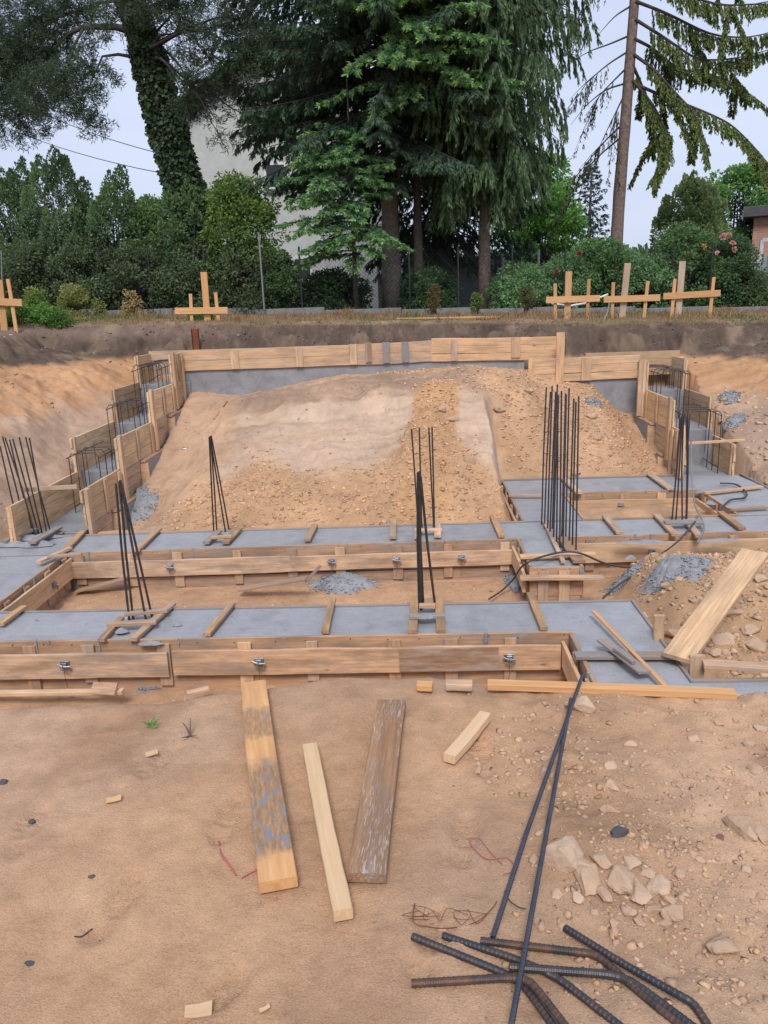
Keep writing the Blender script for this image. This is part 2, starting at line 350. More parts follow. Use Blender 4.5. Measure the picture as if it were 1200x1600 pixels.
    wr = ss(3.82,3.92,x)*ss(10.6,10.9,y); zi = zi*(1-wr)-1.36*wr
    # heap on the right between the strips
    hr = ss(1.86,2.35,x-.12*n1)*ss(4.78,5.1,y)*ss(7.85,7.4,y)
    zh = -1.26+.30*ss(4.9,6.9,y)+.17*ss(2.3,4.2,x)*ss(5,6.4,y)*ss(7.7,6.6,y)+.06*n1+.05*n2
    zi = zi*(1-hr)+zh*hr
    zi = zi+heap(x, y, 2.6, 7.0, .6, .4, .08)
    z = zi*(1-out)+(g0*(1-out)+zt*out)*out if False else np.where(out > 0, np.maximum(zi, g0)*(1-out)+zt*out, zi)
    z = np.where((out > 0) & (out < 1), z+(.09*n1+.07*n2+.05*fbm(x, y, 9, 3, 91)-.05*np.abs(vn(x*6,y*6,92)))*np.sin(np.pi*np.clip(out,0,1)), z)
    # near bench the camera stands on
    cy = crest(x)
    drop = ss(0, 1.0, (y-cy)/1.15)
    zn = .035*fbm(x, y, .9, 3, 21)+.008*n2*ss(.0,1.,1-0*x)
    rough = ss(.15, .55, x+.15*n1)
    zn = zn+.034*rough*fbm(x, y, 5, 4, 31)+.022*rough*np.abs(fbm(x, y, 15, 4, 37))*ss(-.35,.3,fbm(x, y, 2.2, 3, 39))+.05*np.exp(-(((x-.52)/.22)**2+((y-1.92)/.16)**2))
    zn = zn+.014*fbm(x, y, 2.6, 3, 45)+.006*fbm(x, y, 9, 4, 41)+.0022*fbm(x, y, 32, 3, 43)
    zn = zn+.05*np.exp(-((y-cy+.12)/.12)**2)*ss(-.7,-.1,x)*ss(.5,.2,x)*.5
    for (fx, fy, fa) in FEET:
        u = (x-fx)*math.cos(fa)+(y-fy)*math.sin(fa); v = -(x-fx)*math.sin(fa)+(y-fy)*math.cos(fa)
        sole = ss(1.15, .8, np.sqrt(((u-.03)/.09)**2+(v/.045)**2)); heel = ss(1.15, .8, np.sqrt(((u+.10)/.04)**2+(v/.034)**2)); f_ = np.maximum(sole, heel)
        rim = ss(1.6, 1.15, np.sqrt((u/.15)**2+(v/.06)**2))-ss(1.15,.9,np.sqrt((u/.15)**2+(v/.06)**2))
        zn = zn-.017*f_*(.72+.28*np.sign(np.sin(u*300)))+.003*rim
    z = np.where(y < cy+1.15, zn*(1-drop)+np.minimum(zi,-1.2)*drop, z)
    z = z+(.012*n3+.02*n2*out)*ss(cy+.1, cy+.6, y)*ss(30,20,y)
    return z
def hz(x, y): return float(terrain(np.array([x]), np.array([y]))[0])
_ts = np.geomspace(1.2, 60, 1600)
def gz(px, py, add=0.):
    """where a sight line first meets the ground"""
    d = ray(px, py); z = EYE+d.z*_ts; h = terrain(d.x*_ts, d.y*_ts)+add; k = int(np.argmax(z < h)); 
    a, b = _ts[max(k-1,0)], _ts[k]; ts = np.linspace(a, b, 24); z = EYE+d.z*ts; h = terrain(d.x*ts, d.y*ts)+add; j = int(np.argmax(z < h)); t = ts[j]
    return Vector((d.x*t, d.y*t, EYE+d.z*t))
def axis(parts, far):
    a = []
    for (s, e, d) in parts: a += list(np.arange(s, e, d))
    x = parts[-1][1]; d = parts[-1][2]
    while x < far: a.append(x); d *= 1.18; x += d
    a.append(far); x = parts[0][0]; d = parts[0][2]; pre = []
    while x > -far: d *= 1.18; x -= d; pre.append(x)
    return np.array(pre[::-1]+a)
gx = axis([(-9,-1.7,.034), (-1.7,1.8,.0125), (1.8,9,.034)], 600.); gy = axis([(.8,3.3,.0125), (3.3,15.6,.032), (15.6,24,.1)], 600.)
X, Y = np.meshgrid(gx, gy); Z = terrain(X, Y)
n1 = fbm(X, Y, .9, 4, 61); n2 = fbm(X, Y, 4, 4, 62); n3 = fbm(X, Y, 20, 3, 63); zt = zter(X, Y)
def C(*c): return np.array(c)
col = np.zeros(X.shape+(3,)); col[:] = C(.50,.325,.205)
def lay(mask, c):
    global col
    mk = np.clip(mask, 0, 1)[..., None]; col = col*(1-mk)+np.array(c)*mk
cyv = crest(X)
near = Y < cyv+.3
lay(near*ss(0,.45,n1)*.5, (.44,.29,.195)); lay(near*ss(.1,.5,n2)*.25, (.56,.40,.27)); lay(near*ss(.3,.7,X)*.55, (.52,.35,.225))
lay(near*ss(-.9,-1.5,X+.3*n1)*.4, (.46,.34,.26))
lay(near*ss(.25,.6,fbm(X,Y,1.6,3,77))*.55, (.38,.235,.145))
pit = (Y > cyv+.5)
# mound zones
inm = (X > -3.9)&(X < 3.8)&(Y > 8.6)&(Y < 13.7)
tt = (Y-8.72)/4.28
lay(inm*1., (.53,.36,.235))
lay(inm*ss(.15,.34,tt+.05*n1+.03*n2)*ss(.76,.62,tt+.05*n1+.02*n2)*ss(-2.75,-2.5,X+.1*n1)*ss(1.25,1.1,X), (.55,.42,.325))
lay(inm*ss(.58,.64,tt+.04*n2)*ss(.72,.68,tt)*ss(-2.4,-1.6,X)*ss(.3,0,X)*.6, (.58,.46,.37))
lay(inm*ss(.68,.74,tt+.04*n2)*ss(.99,.94,tt+.04*n1)*ss(1.3,.8,X)*ss(-3.2,-2.6,X)*.85, (.33,.24,.185))
lay(inm*ss(.0,.5,fbm(X*.3,Y*3.,2.5,4,73))*ss(.95,.8,tt)*.45, (.42,.29,.20)); lay(inm*ss(.1,.5,fbm(X*.3,Y*3.,3.5,3,74))*ss(.4,.5,tt)*.35, (.62,.48,.37)); lay(inm*ss(.9,.97,tt)*ss(-1.5,0,X)*.7, (.52,.34,.20))
TB = np.interp(X, [-3.2,-2.9,-2.4,-2.0,-1.6,-1.2,-.7,-.3,.1,.6,.9,1.1], [.05,.22,.34,.37,.27,.22,.22,.36,.5,.42,.25,.1]); lay(inm*ss(.09,-.09,tt-TB+.08*n2+.05*n1), (.50,.325,.195))
rg = np.exp(-((X-(.30+.11*(Y-11)))/.36)**2); lay(inm*ss(.3,.55,rg+.15*n2)*ss(12.2,11.8,Y), (.51,.32,.175))
lay(inm*ss(1.0,1.1,X)*ss(1.3,1.2,X)*ss(9.6,10,Y)*ss(11.2,10.9,Y)*.6, (.60,.53,.46))
lay(inm*ss(1.15,1.5,X)*ss(10.7,10.9,Y), (.50,.335,.21))
lay(inm*ss(-2.9,-3.2,X), (.50,.35,.245))
# banks
bank = ((X < -4.75)|(X > 4.7)|(Y > 13.7))&(Y > 3.5)
rel = zt-Z
lay(bank*1., (.46,.34,.26)); lay(bank*ss(.0,.35,n1)*.6, (.38,.28,.22)); lay(bank*ss(1.25,.95,rel+.15*n1+.16*vn(X*7,Y*7,5)*ss(.3,1,rel))*(.8+.2*vn(X*16,Y*16,7)), (.52,.30,.155)); lay(bank*ss(1.25,.95,rel+.15*n1)*ss(.0,.5,vn(np.where(np.abs(X)>4.7,Y,X)*13,Z*1.5,151))*.35, (.36,.215,.125))
lay(bank*ss(.62,.52,rel+.07*n2)*1., (.115,.088,.072)); lay(bank*ss(.62,.52,rel+.07*n2)*ss(-.05,.35,n2+.4*n3)*.6, (.20,.15,.112)); lay(bank*ss(.62,.52,rel)*ss(.15,.5,fbm(X,Y,2.2,4,99))*.6, (.27,.21,.155)); lay(bank*ss(.34,.14,rel+.06*n2)*ss(-2,-6,X)*.7, (.23,.175,.145))
# terrace
ter = ss(.07,.02,rel)*(Y > 3.5)
lay(ter, (.25,.185,.125)); lay(ter*ss(.0,.4,n2)*.6, (.33,.26,.16)); lay(ter*ss(.15,.4,n1)*.6, (.13,.15,.06))
lay(ss(20.2,21,Y), (.07,.095,.04))
lay(pit*(~inm)*(~bank)*ss(.1,.5,n2)*.35, (.43,.27,.16))
# right heap
hm = (X > 1.9)&(Y > 4.8)&(Y < 7.9)&(~bank); lay(hm*1., (.50,.335,.21))
lay(near*ss(.1,.5,fbm(X,Y,1.1,3,101))*.35, (.40,.27,.19)); lay(near*ss(.15,.5,fbm(X,Y,.9,3,103))*.4, (.56,.42,.31)); lay(near*ss(.3,.6,fbm(X,Y,5,4,105))*.35, (.37,.235,.15)); dev = col-col.mean((0,1)); col = col*np.array([.965,.90,.835]); col = np.clip(col*(1+.17*fbm(X,Y,1.9,5,131)[...,None]+.09*n3[...,None]-.10*ss(.25,.5,fbm(X,Y,4.3,4,133))[...,None]), .02, .8)
nx, ny = len(gx), len(gy); idx = np.arange(nx*ny).reshape(ny, nx)
F = np.stack([idx[:-1,:-1], idx[:-1,1:], idx[1:,1:], idx[1:,:-1]], -1).reshape(-1, 4)
g = mesh_np('ground', np.stack([X,Y,Z],-1).reshape(-1,3), F, M_SOIL, None, True, col.reshape(-1,3)); tag(g, kind='structure')
# ------------------------------------------------------------------ stones
def hull(npts, flat, seed, sub=0):
    r = random.Random(seed); bm = bmesh.new()
    for i in range(npts):
        v = Vector((r.gauss(0,1), r.gauss(0,1), r.gauss(0,1))).normalized()*r.uniform(.8,1.05); bm.verts.new((v.x, v.y*r.uniform(.75,1), v.z*flat))
    res = bmesh.ops.convex_hull(bm, input=bm.verts[:]); 
    for v in [v for v in bm.verts if not v.link_faces]: bm.verts.remove(v)
    if sub:
        bmesh.ops.bevel(bm, geom=bm.edges[:], offset=.06, segments=1, affect='EDGES', clamp_overlap=True)
        bmesh.ops.triangulate(bm, faces=bm.faces[:])
        bmesh.ops.subdivide_edges(bm, edges=bm.edges[:], cuts=sub, use_grid_fill=True)
        for _ in range(2): bmesh.ops.smooth_vert(bm, verts=bm.verts[:], factor=.5, use_axis_x=True, use_axis_y=True, use_axis_z=True)
        for v in bm.verts:
            p = v.co; k = float(fbm(np.array([p.x*3+p.z*2+seed]), np.array([p.y*3-p.z*1.7]), 1.2, 4, seed)[0]); k2 = float(fbm(np.array([p.x*9+p.z*5+seed]), np.array([p.y*9-p.z*6]), 1.2, 3, seed+5)[0]); v.co = p*(1+.15*k+.05*k2)
    bmesh.ops.triangulate(bm, faces=bm.faces[:]); bmesh.ops.recalc_face_normals(bm, faces=bm.faces[:]); bm.verts.ensure_lookup_table()
    V = np.array([v.co[:] for v in bm.verts]); Fc = np.array([[l.index for l in f.verts] for f in bm.faces]); bm.free(); return V, Fc
TPL = [hull(random.choice((8,9,11)), random.uniform(.4,.75), i) for i in range(14)]
def scatter(name, xs, ys, sizes, base, var, label, cat, flat=1.):
    Vs = []; Fs = []; Cs = []; off = 0; zz = terrain(xs, ys); r = np.random.default_rng(len(xs))
    for i in range(len(xs)):
        V, Fc = TPL[i % len(TPL)]; a = r.uniform(0, 6.28); tl = r.uniform(-.5,.5); c, s = math.cos(a), math.sin(a); ct, st = math.cos(tl), math.sin(tl)
        P = V*sizes[i]; P = np.stack([P[:,0], P[:,1]*ct-P[:,2]*st, P[:,1]*st+P[:,2]*ct], -1); P = np.stack([P[:,0]*c-P[:,1]*s, P[:,0]*s+P[:,1]*c, P[:,2]*flat], -1)
        P = P+np.array([xs[i], ys[i], zz[i]+sizes[i]*r.uniform(-.22,.14)]); Vs.append(P); Fs.append(Fc+off); off += len(V)
        cc = np.array(base)*(1+r.uniform(-var, var))*np.array([1, 1+r.uniform(-.04,.05), 1+r.uniform(-.1,.14)]); Cs.append(np.tile(cc, (len(V),1)))
    o = mesh_np(name, np.concatenate(Vs), np.concatenate(Fs), M_GRAV, None, False, np.concatenate(Cs)); return tag(o, label, cat, None, 'stuff')
def pick(n, x0, x1, y0, y1, mask, seed):
    r = np.random.default_rng(seed); x = r.uniform(x0, x1, n); y = r.uniform(y0, y1, n); k = r.uniform(0,1,n) < mask(x, y); return x[k], y[k]
def szs(n, lo, hi, seed, p=3.): return lo+(hi-lo)*np.random.default_rng(seed).uniform(0,1,n)**p
def tb(x): return np.interp(x, [-3.2,-2.9,-2.4,-2.0,-1.6,-1.2,-.7,-.3,.1,.6,.9,1.1], [.05,.22,.34,.37,.27,.22,.22,.36,.5,.42,.25,.1])
def m_tal(x, y):
    t = (y-8.72)/4.28; n = fbm(x, y, 2.5, 3, 9)
    a = ss(.13,-.09,t-tb(x)+.08*n)*ss(1.12,1.0,x)
    b = ss(.3,.55,np.exp(-((x-(.30+.11*(y-11)))/.36)**2)+.15*n)*(y < 12.2)*(x < 1.1)
    c = ss(.93,.97,t)*ss(-1,0,x)*(x < 3.5); d = (x > 1.3)*(y > 10.95)*(y < 13.1)*(x < 3.65); e = (x > .7)*(t > .7)*(t < 1.)*(x < 3.6)
    return np.clip(a+b+c+d+e, 0, 1)*.9
x, y = pick(52000, -3.3, 3.7, 8.8, 13.1, m_tal, 1)
scatter('gravel', x, y, szs(len(x), .005, .046, 2, 5.), (.56,.355,.215), .26, 'orange broken stone rubble covering the big mound between the walls', 'gravel')
x, y = pick(11000, -3.7, 1., 9.2, 13, lambda x, y: .22+.78*ss(.1,.5,fbm(x,y,2.2,3,23))*(y > 11.4), 21)
scatter('gravel', x, y, szs(len(x), .003, .034, 22, 6.), (.48,.33,.22), .25, 'scattered crumbs and flakes on the smoother scraped side of the mound', 'gravel')
x, y = pick(5200, -8, 8, 13.6, 15.6, lambda x, y: .15+.85*ss(-.2,.4,fbm(x,y,1.6,3,29)), 25)
scatter('gravel', x, y, szs(len(x), .008, .05, 26, 4.), (.17,.13,.11), .45, 'dark clods of topsoil on the bank under the grass edge', 'clods')
x, y = pick(9000, 1.95, 4.4, 4.9, 7.7, lambda x, y: .9*ss(1.95,2.4,x-.1), 3)
scatter('gravel', x, y, szs(len(x), .006, .055, 4, 3.2), (.52,.35,.215), .24, 'pale rubble on the soil heap right of the grey footing corner', 'gravel')
x, y = pick(30000, -.1, 1.9, 1.2, 3.2, lambda x, y: .85*ss(.15,.75,x+.25*fbm(x,y,2,3,8))*(.25+.75*ss(-.1,.4,fbm(x,y,2.6,3,18))), 5)
scatter('gravel', x, y, szs(len(x), .002, .014, 6, 4.), (.53,.345,.22), .16, 'small clods and chips of stone strewn over the near sand on the right', 'gravel')
x, y = pick(8500, .2, 1.5, 1.4, 3.0, lambda x, y: ss(-.15,.35,fbm(x,y,3.,3,48))*np.clip(.35+np.exp(-(((x-.5)/.28)**2+((y-2.0)/.3)**2)), 0, 1), 45)
scatter('gravel', x, y, szs(len(x), .004, .023, 46, 3.2), (.50,.33,.21), .16, 'crumbly soil clods round the rocks on the near right sand', 'clods')
x, y = pick(2600, -1.7, .6, 1.2, 3.0, lambda x, y: .5*ss(-.2,.4,fbm(x,y,2,3,88)), 7)
scatter('gravel', x, y, szs(len(x), .0015, .007, 8, 3.), (.42,.28,.19), .35, 'fine grit on the smooth near sand on the left', 'gravel')
x, y = pick(2600, 4.7, 7.3, 9.5, 13.8, lambda x, y: .9*ss(.85,1.15,zter(x,y)-terrain(x,y)), 9)
scatter('gravel', x, y, szs(len(x), .012, .075, 10, 3.), (.50,.36,.25), .25, 'rubble on the right bank beside the stepped formwork', 'gravel')
x, y = pick(1500, -7.5, -4.8, 8.6, 14, lambda x, y: .8*ss(-.1,.4,fbm(x,y,1.2,3,19)), 12)
scatter('gravel', x, y, szs(len(x), .01, .05, 13, 4.), (.40,.31,.24), .3, 'clods of soil on the left bank beside the stepped formwork', 'gravel')
x, y = pick(900, -3.6, 1., 6.2, 7.8, lambda x, y: .9+0*x, 14)
scatter('gravel', x, y, szs(len(x), .006, .03, 15, 3.), (.50,.34,.22), .25, 'crumbs of soil on the sand between the two long footings', 'gravel')
x, y = pick(2200, -4.5, 3.8, 3.3, 5.4, lambda x, y: .8+0*x, 16)
scatter('gravel', x, y, szs(len(x), .005, .035, 17, 3.), (.47,.32,.21), .25, 'crumbs of soil in the trench before the front footing', 'gravel')
def rock(px, py, wpx, hpx, label, seed, mat=STONE, group=None, name='rock', z=0., cat='rock', flat=.7):
    p = gz(px, py, .01)
    dep = (p-Vector((0,0,EYE))).dot(cf); s = wpx/FPX*dep/2*(1.30 if wpx > 26 else 1.1); V, Fc = hull(16, flat, seed, 3)
    sy = min(1.75, hpx/wpx*1.12); V = V*np.array([s, s*sy, s*.85]); 
    o = mesh_np(name, V+np.array([p.x, p.y, hz(p.x, p.y)+s*.10]), Fc, mat, None, False); return tag(o, label, cat, group)
rock(880,1338,62,70,'large pale block of stone beside the long rebar rods',101,STONE_P)
rock(922,1372,44,62,'tan rock between the large block and the lumps on its right',102)
rock(968,1368,40,64,'tall brownish rock, second right of the large pale block',103)
rock(1000,1392,34,58,'narrow pale rock left of the whitish cluster',104,STONE_P)
rock(1030,1382,40,40,'whitish rock in the cluster below the dark stone',105,STONE_P)
rock(1022,1418,30,26,'small rock at the bottom of the whitish cluster',106)
rock(970,1300,30,24,'dark grey lump of stone on the sand above the rock cluster',107,STONE_G)
rock(1162,1292,52,62,'big rounded tan rock near the right edge of the sand',108)
rock(1192,1298,30,44,'tan rock cut off by the right edge of the photo',109)
rock(1165,1355,20,20,'little whitish stone below the big rock at the right edge',110,STONE_P)
rock(1128,1305,16,18,'small reddish brown stone left of the big rock at the right edge',111,plain('red_stone',(.2,.10,.08),.9))
rock(955,1262,30,24,'flat tan stone above the dark grey lump',112); rock(955,1195,24,24,'pale stone on the sand, upper one of the row below the long plank',113,STONE_P)
rock(955,1225,26,24,'pale stone on the sand, lower one of the row below the long plank',114,STONE_P)
rock(1132,1480,46,40,'low pale rock half buried at the lower right',115); rock(1050,1420,40,34,'half buried tan rock right of the cluster',116)
rock(745,1200,20,16,'small stone below the short wood offcut',117); rock(910,1102,40,36,'pale rock by the top of the long rebar rods',118,STONE_P)
rock(690,1448,15,14,'pebble caught under the rusty wire tangle',119,STONE_P); rock(852,1182,18,16,'pale stone right of the short wood offcut',120)
for i,(a,b,c) in enumerate([(1040,1440,24),(880,1442,18),(845,1300,18),(1085,1150,22),(1120,1125,24),(1180,1200,26),(985,1160,20),(1010,1190,18),(1095,1340,18),(1170,1160,24),(1190,1135,26),(930,1420,16),(1185,1395,24),(1150,1560,20)]):
    rock(a, b, c, c*.9, 'small pale stone among the rubble on the near right sand', 130+i, random.choice((STONE,STONE_P)), 'small pale stones on the near right sand')
for i,(a,b,c) in enumerate([(905,1345,34),(940,1340,30),(945,1395,30),(985,1345,28),(1012,1362,26),(1045,1402,26),(1000,1432,24),(1060,1360,24),(900,1400,26),(870,1392,22),(985,1420,22),(1080,1330,24),(835,1340,20),(960,1440,22)]):
    rock(a, b, c, c*1.1, 'earthy rock packed into the group of rocks on the near right sand', 230+i, random.choice((STONE,STONE,STONE_P)), 'earthy rocks packed round the large pale block')
for i,(a,b,c) in enumerate([(1050,992,30),(1042,915,20),(1130,1000,34),(1170,985,30),(1145,960,26),(1180,1010,36),(1100,985,26),(1085,940,22),(1130,930,24),(1190,905,26),(1060,905,18),(1120,1020,24)]):
    rock(a, b, c, c*.8, 'pale rock on the rubble heap behind the diagonal plank', 160+i, random.choice((STONE,STONE_P)), 'pale rocks on the right rubble heap', z=-1.)
for i,(a,b,c) in enumerate([(705,655,26),(690,640,20),(780,640,24),(925,650,22),(935,685,20),(825,612,18),(1120,760,16),(735,720,20),(900,740,18)]):
    rock(a, b, c, c*.7, 'angular stone lying on the rubble of the mound', 180+i, STONE, 'angular stones on the mound', z=-.3)
# left side dark bits
for a,b,c,l in ((50,1283,14,'little black stone on the left sand'),(4,1219,18,'black stone cut off by the left edge'),(142,1366,12,'grey crumb of mortar on the left sand'),(44,1502,16,'grey crumb of mortar near the lower left edge')):
    rock(a, b, c, c*.7, l, 200+a, STONE_G if c > 13 or True else STONE)
# ------------------------------------------------------------------ footings cast between boards
GF = 'grey strip footings cast between board forms'
BEV = .028
def poly_prism(name, pts, z0, z1, mat, parent, sub=.0):
    n = len(pts); v = [(x,y,z1) for x,y in pts]+[(x,y,z0) for x,y in pts]
    f = [tuple(range(n))]+[tuple(range(2*n-1, n-1, -1))]+[(i, i+n, (i+1) % n+n, (i+1) % n) for i in range(n)]
    me = bpy.data.meshes.new(name); bm = bmesh.new(); bv = [bm.verts.new(Vector(p)-Vector(parent.location)) for p in v]
    for q in f: bm.faces.new([bv[i] for i in q])
    bmesh.ops.recalc_face_normals(bm, faces=bm.faces[:]); bm.to_mesh(me); bm.free(); me.materials.append(mat)
    o = bpy.data.objects.new(name, me); COL.objects.link(o); o.parent = parent; return o
def clamp(parent, p, nrm):
    """wing-plate rebar clamp with its wire tail"""
    b = MB(); b.box(-.035,.035,-.03,.03,0,.014); b.box(-.02,.02,-.022,.022,.014,.034)
    b.tube([(-.05,.01,.03),(.0,.004,.045),(.05,-.012,.035)], .008, 6); b.tube([(0,0,.0),(0,0,.07)], .006, 6)
    b.tube([(-.045,.03,.02),(-.02,.045,.04),(.03,.035,.03)], .005, 5)
    M = frame(Vector(p)-Vector((0,0,0)), Vector(p)+Vector(nrm).cross(Vector((0,0,1))), nrm)
    o = b.build('tie_clamp', ST_ZINC, parent, M)
    w = MB(); p = Vector(p); n = Vector(nrm); w.tube([p+n*.03, p+n*.045+Vector((.003,0,-.12)), p+n*.01+Vector((-.005,0,-.2))], .002, 4); w.build('wire', ST_RUST, parent)
def nails_and_runs(par, p0, d, n, L, off, zlo, zhi, step):
    nb = MB(); mb = MB(); s = .1; any_ = False
    while s < L-.05:
        for z in (zlo+.03, zhi-.03):
            q = p0+d*(s+random.uniform(-.01,.01))+n*off+Vector((0,0,z+random.uniform(-.01,.01))); nb.tube([q-n*.004, q+n*.002], .0045, 6)
        if random.random() < .45:
            q = p0+d*(s+random.uniform(-.2,.2))+n*off; l_ = random.uniform(.03,.16); w_ = random.uniform(.006,.02); z1 = zhi+.003
            P = [q+Vector((0,0,z1)), q+d*random.uniform(-.01,.01)+Vector((0,0,z1-l_*.5)), q+d*random.uniform(-.015,.015)+Vector((0,0,z1-l_))]
            mb.tube(P, [w_*.8, w_, w_*.35], 6); any_ = True
        s += step*random.uniform(.7,1.3)
    nb.build('nail_heads', ST_RUST, par)
    if any_: mb.build('mortar_runs', C_LUMP, par)
def form_side(par, p0, p1, nrm, walers=(), clamps=(), rows=3, depth=.47, mat=None, cleats=.55, wz=(-.085,-.285), first=.25, base=True, top=.006):
    p0 = Vector((*p0, 0)); p1 = Vector((*p1, 0)); n = Vector(nrm); d = (p1-p0).normalized(); L = (p1-p0).length
    zt = T+top
    panel('form_boards', p0+Vector((0,0,zt-depth)), p1+Vector((0,0,zt-depth)), depth, rows, BEV, n, mat or W_RED, par)
    s = first
    while s < L-.08 and cleats:
        q = p0+d*s+n*(BEV+.006)
        wdt = random.uniform(.085,.115); zb = T-random.uniform(.34,.42)
        board('cleat', q+Vector((0,0,zb)), q+Vector((0,0,T-.028)), wdt, .024, n, random.choice((W_OLD,W_NEW,W_RED)), par, 2, .001)
        s += cleats*random.uniform(.8,1.2)
    if -n.y > .5 or abs(n.x) > .5: nails_and_runs(par, p0, d, n, L, BEV+.002, T-.16, T+top, .28)
    for (a, b, mt, w0, w1) in walers:
        q0 = p0+d*a+n*(BEV+.034); q1 = p0+d*b+n*(BEV+.034); zc = T+(w0+w1)/2
        board('waler_board', q0+Vector((0,0,zc)), q1+Vector((0,0,zc)), abs(w1-w0), .03, n, mt, par, max(3, int((b-a)/.25)), .006, .004)
    for c in clamps:
        q = p0+d*c+n*(BEV+.066); clamp(par, q+Vector((0,0,T+sum(wz)/2+.02)), n)
    if base:
        q0 = p0+n*.075; q1 = p1+n*.075; zf = T-.455
        board('base_plate', q0+Vector((0,0,zf)), q1+Vector((0,0,zf)), .055, .05, n, W_RED, par, 10, .004)
def batten(par, a, b, wdt=.055, t=.028, mat=None, name='cross_batten', z=.008, ext=.0):
    p = onz(*a, T+z); q = onz(*b, T+z); d = (q-p).normalized()
    return board(name, p-d*ext, q+d*ext, wdt, t, (0,0,1), mat or random.choice((W_SPL,W_OLD,W_GREY)), par, 3, .002)
def lump(name, pxs, sx, sy, sz, par=None, z=0., seed=0, mat=None):
    """ragged spilt concrete"""
    c = onz(*pxs, z) if not isinstance(pxs, Vector) else pxs
    n = 30; th = np.linspace(0, 2*np.pi, n, endpoint=False); rr = np.linspace(0, 1, 14)
    TH, RR = np.meshgrid(th, rr); e = 1+.35*fbm(np.cos(TH)*1.5+seed, np.sin(TH)*1.5, 1.4, 3, seed)
    x = c.x+RR*e*np.cos(TH)*sx; y = c.y+RR*e*np.sin(TH)*sy
    base = terrain(x, y) if z == 'g' else c.z
    zz = base+sz*(1-RR**1.7)*(1+.5*fbm(x, y, 9, 4, seed+3))-.012
    v = np.stack([x,y,zz],-1).reshape(-1,3); f = []
    for i in range(13):
        for j in range(n): f.append((i*n+j, i*n+(j+1) % n, (i+1)*n+(j+1) % n, (i+1)*n+j))
    return mesh_np(name, v, f, mat or C_LUMP, par, False)
# --- front footing with the corner block and the strip leaving to the right
fa = thing('strip_footing', 'long grey footing nearest the camera, turning a corner at its right end', 'footing', (0,5.6,-1.38), GF)
poly_prism('concrete', [(-5.4,5.56),(1.20,5.56),(1.20,4.06),(4.8,4.06),(4.8,4.73),(1.82,4.73),(1.82,6.17),(-5.4,6.17)], -1.39, T-.018, C_TOP, fa)
form_side(fa, (-5.4,5.56), (1.20,5.56), (0,-1,0), [(1.6,3.42,W_WAL,-.09,-.30),(3.46,6.50,W_WAL,-.075,-.285)], [2.6,4.15,6.1], first=.55)
board('patch_board', (-.15,5.466,T-.18), (.62,5.466,T-.18), .20, .006, (0,-1,0), W_WEA, fa, 6, .001, .002)
form_side(fa, (1.20,5.55), (1.20,4.10), (-1,0,0), [(.03,1.42,W_NEW,-.06,-.26)], [.72], cleats=.5, first=.35)
form_side(fa, (-5.4,6.17), (1.8,6.17), (0,1,0), mat=W_GREY, cleats=.9, base=False, top=.000)
form_side(fa, (1.82,6.17), (1.82,4.76), (1,0,0), mat=W_GREY, cleats=.7, base=False)
form_side(fa, (1.85,4.73), (4.8,4.73), (0,1,0), mat=W_GREY, cleats=.7, base=False)
for a, b in (((0,978),(38,950)),((323,994),(363,946)),((508,990),(520,938)),((850,985),(828,930))):
    batten(fa, a, b, mat=W_SPL, wdt=.06)
batten(fa, (158,1003), (190,968), mat=W_SPL); batten(fa, (208,1002), (270,946), mat=W_OLD, wdt=.065)
batten(fa, (168,978), (245,974), name='spacer_block', z=.037, wdt=.06, mat=W_OLD); batten(fa, (195,962), (262,956), name='spacer_block', z=.037, wdt=.05)
batten(fa, (645,990), (648,935), mat=W_SPL, wdt=.07); batten(fa, (689,989), (686,935), mat=W_SPL, wdt=.07)
batten(fa, (640,966), (695,964), name='spacer_block', z=.037, wdt=.07, mat=W_GREY); batten(fa, (655,949), (680,949), name='spacer_block', z=.037, wdt=.06, mat=W_NEW)
batten(fa, (898,1027), (1066,1027), mat=W_GREY, wdt=.09, z=.01); 
lump('concrete_splash', (662,962), .10,.05,.03, fa, T+.06, 3); lump('concrete_splash', (190,985), .05,.04,.035, fa, T+.02, 4); lump('concrete_splash', (235,1004), .10,.03,.03, fa, T, 5)
lump('concrete_splash', (277,975), .04,.02,.03, fa, T, 6)
_r = np.random.default_rng(77); b = MB()
for _ in range(150):
    q = _r.uniform(0,1); x_, y_ = (_r.uniform(-3.6,1.7), 5.58+.57*_r.uniform(0,1)**(.4 if q < .5 else 2.5)) if q < .7 else (_r.uniform(1.25,1.8), _r.uniform(4.5,6.1)); k_ = .003+.012*_r.uniform(0,1)**3
    H_, F_ = TPL[_ % 14]; b.add([(x_+v_[0]*k_*1.4, y_+v_[1]*k_*1.4, T-.018+max(-.001, v_[2]*k_)) for v_ in H_], F_)
tag(b.build('mortar_crumbs', C_LUMP), 'tiny crumbs of mortar and soil dropped on the nearest footing', 'crumbs', None, 'stuff')
# --- second footing with the short arm to the front
fb = thing('strip_footing', 'second long grey footing from the camera, at the foot of the big mound', 'footing', (0,8.2,-1.38), GF)
def yn(x): return 7.95+.03*x
def yf(x): return 8.60+.025*x
poly_prism('concrete', [(-5.6,yn(-5.6)),(1.12,yn(1.12)),(1.12,7.05),(1.58,7.05),(1.58,yn(1.58)),(4.9,yn(4.9)),(4.9,yf(4.9)),(-5.6,yf(-5.6))], -1.39, T-.022, C_TOP, fb)
form_side(fb, (-3.76,yn(-3.76)), (1.12,yn(1.12)), (0,-1,0), [(.0,2.40,W_WAL,-.095,-.275),(2.40,4.80,W_WAL,-.105,-.27)], [1.1,2.85,3.55,4.25], first=.1)
form_side(fb, (1.58,yn(1.58)), (4.9,yn(4.9)), (0,-1,0), [(.0,3.3,W_NEW,-.06,-.28)], [.95,2.55], first=.3)
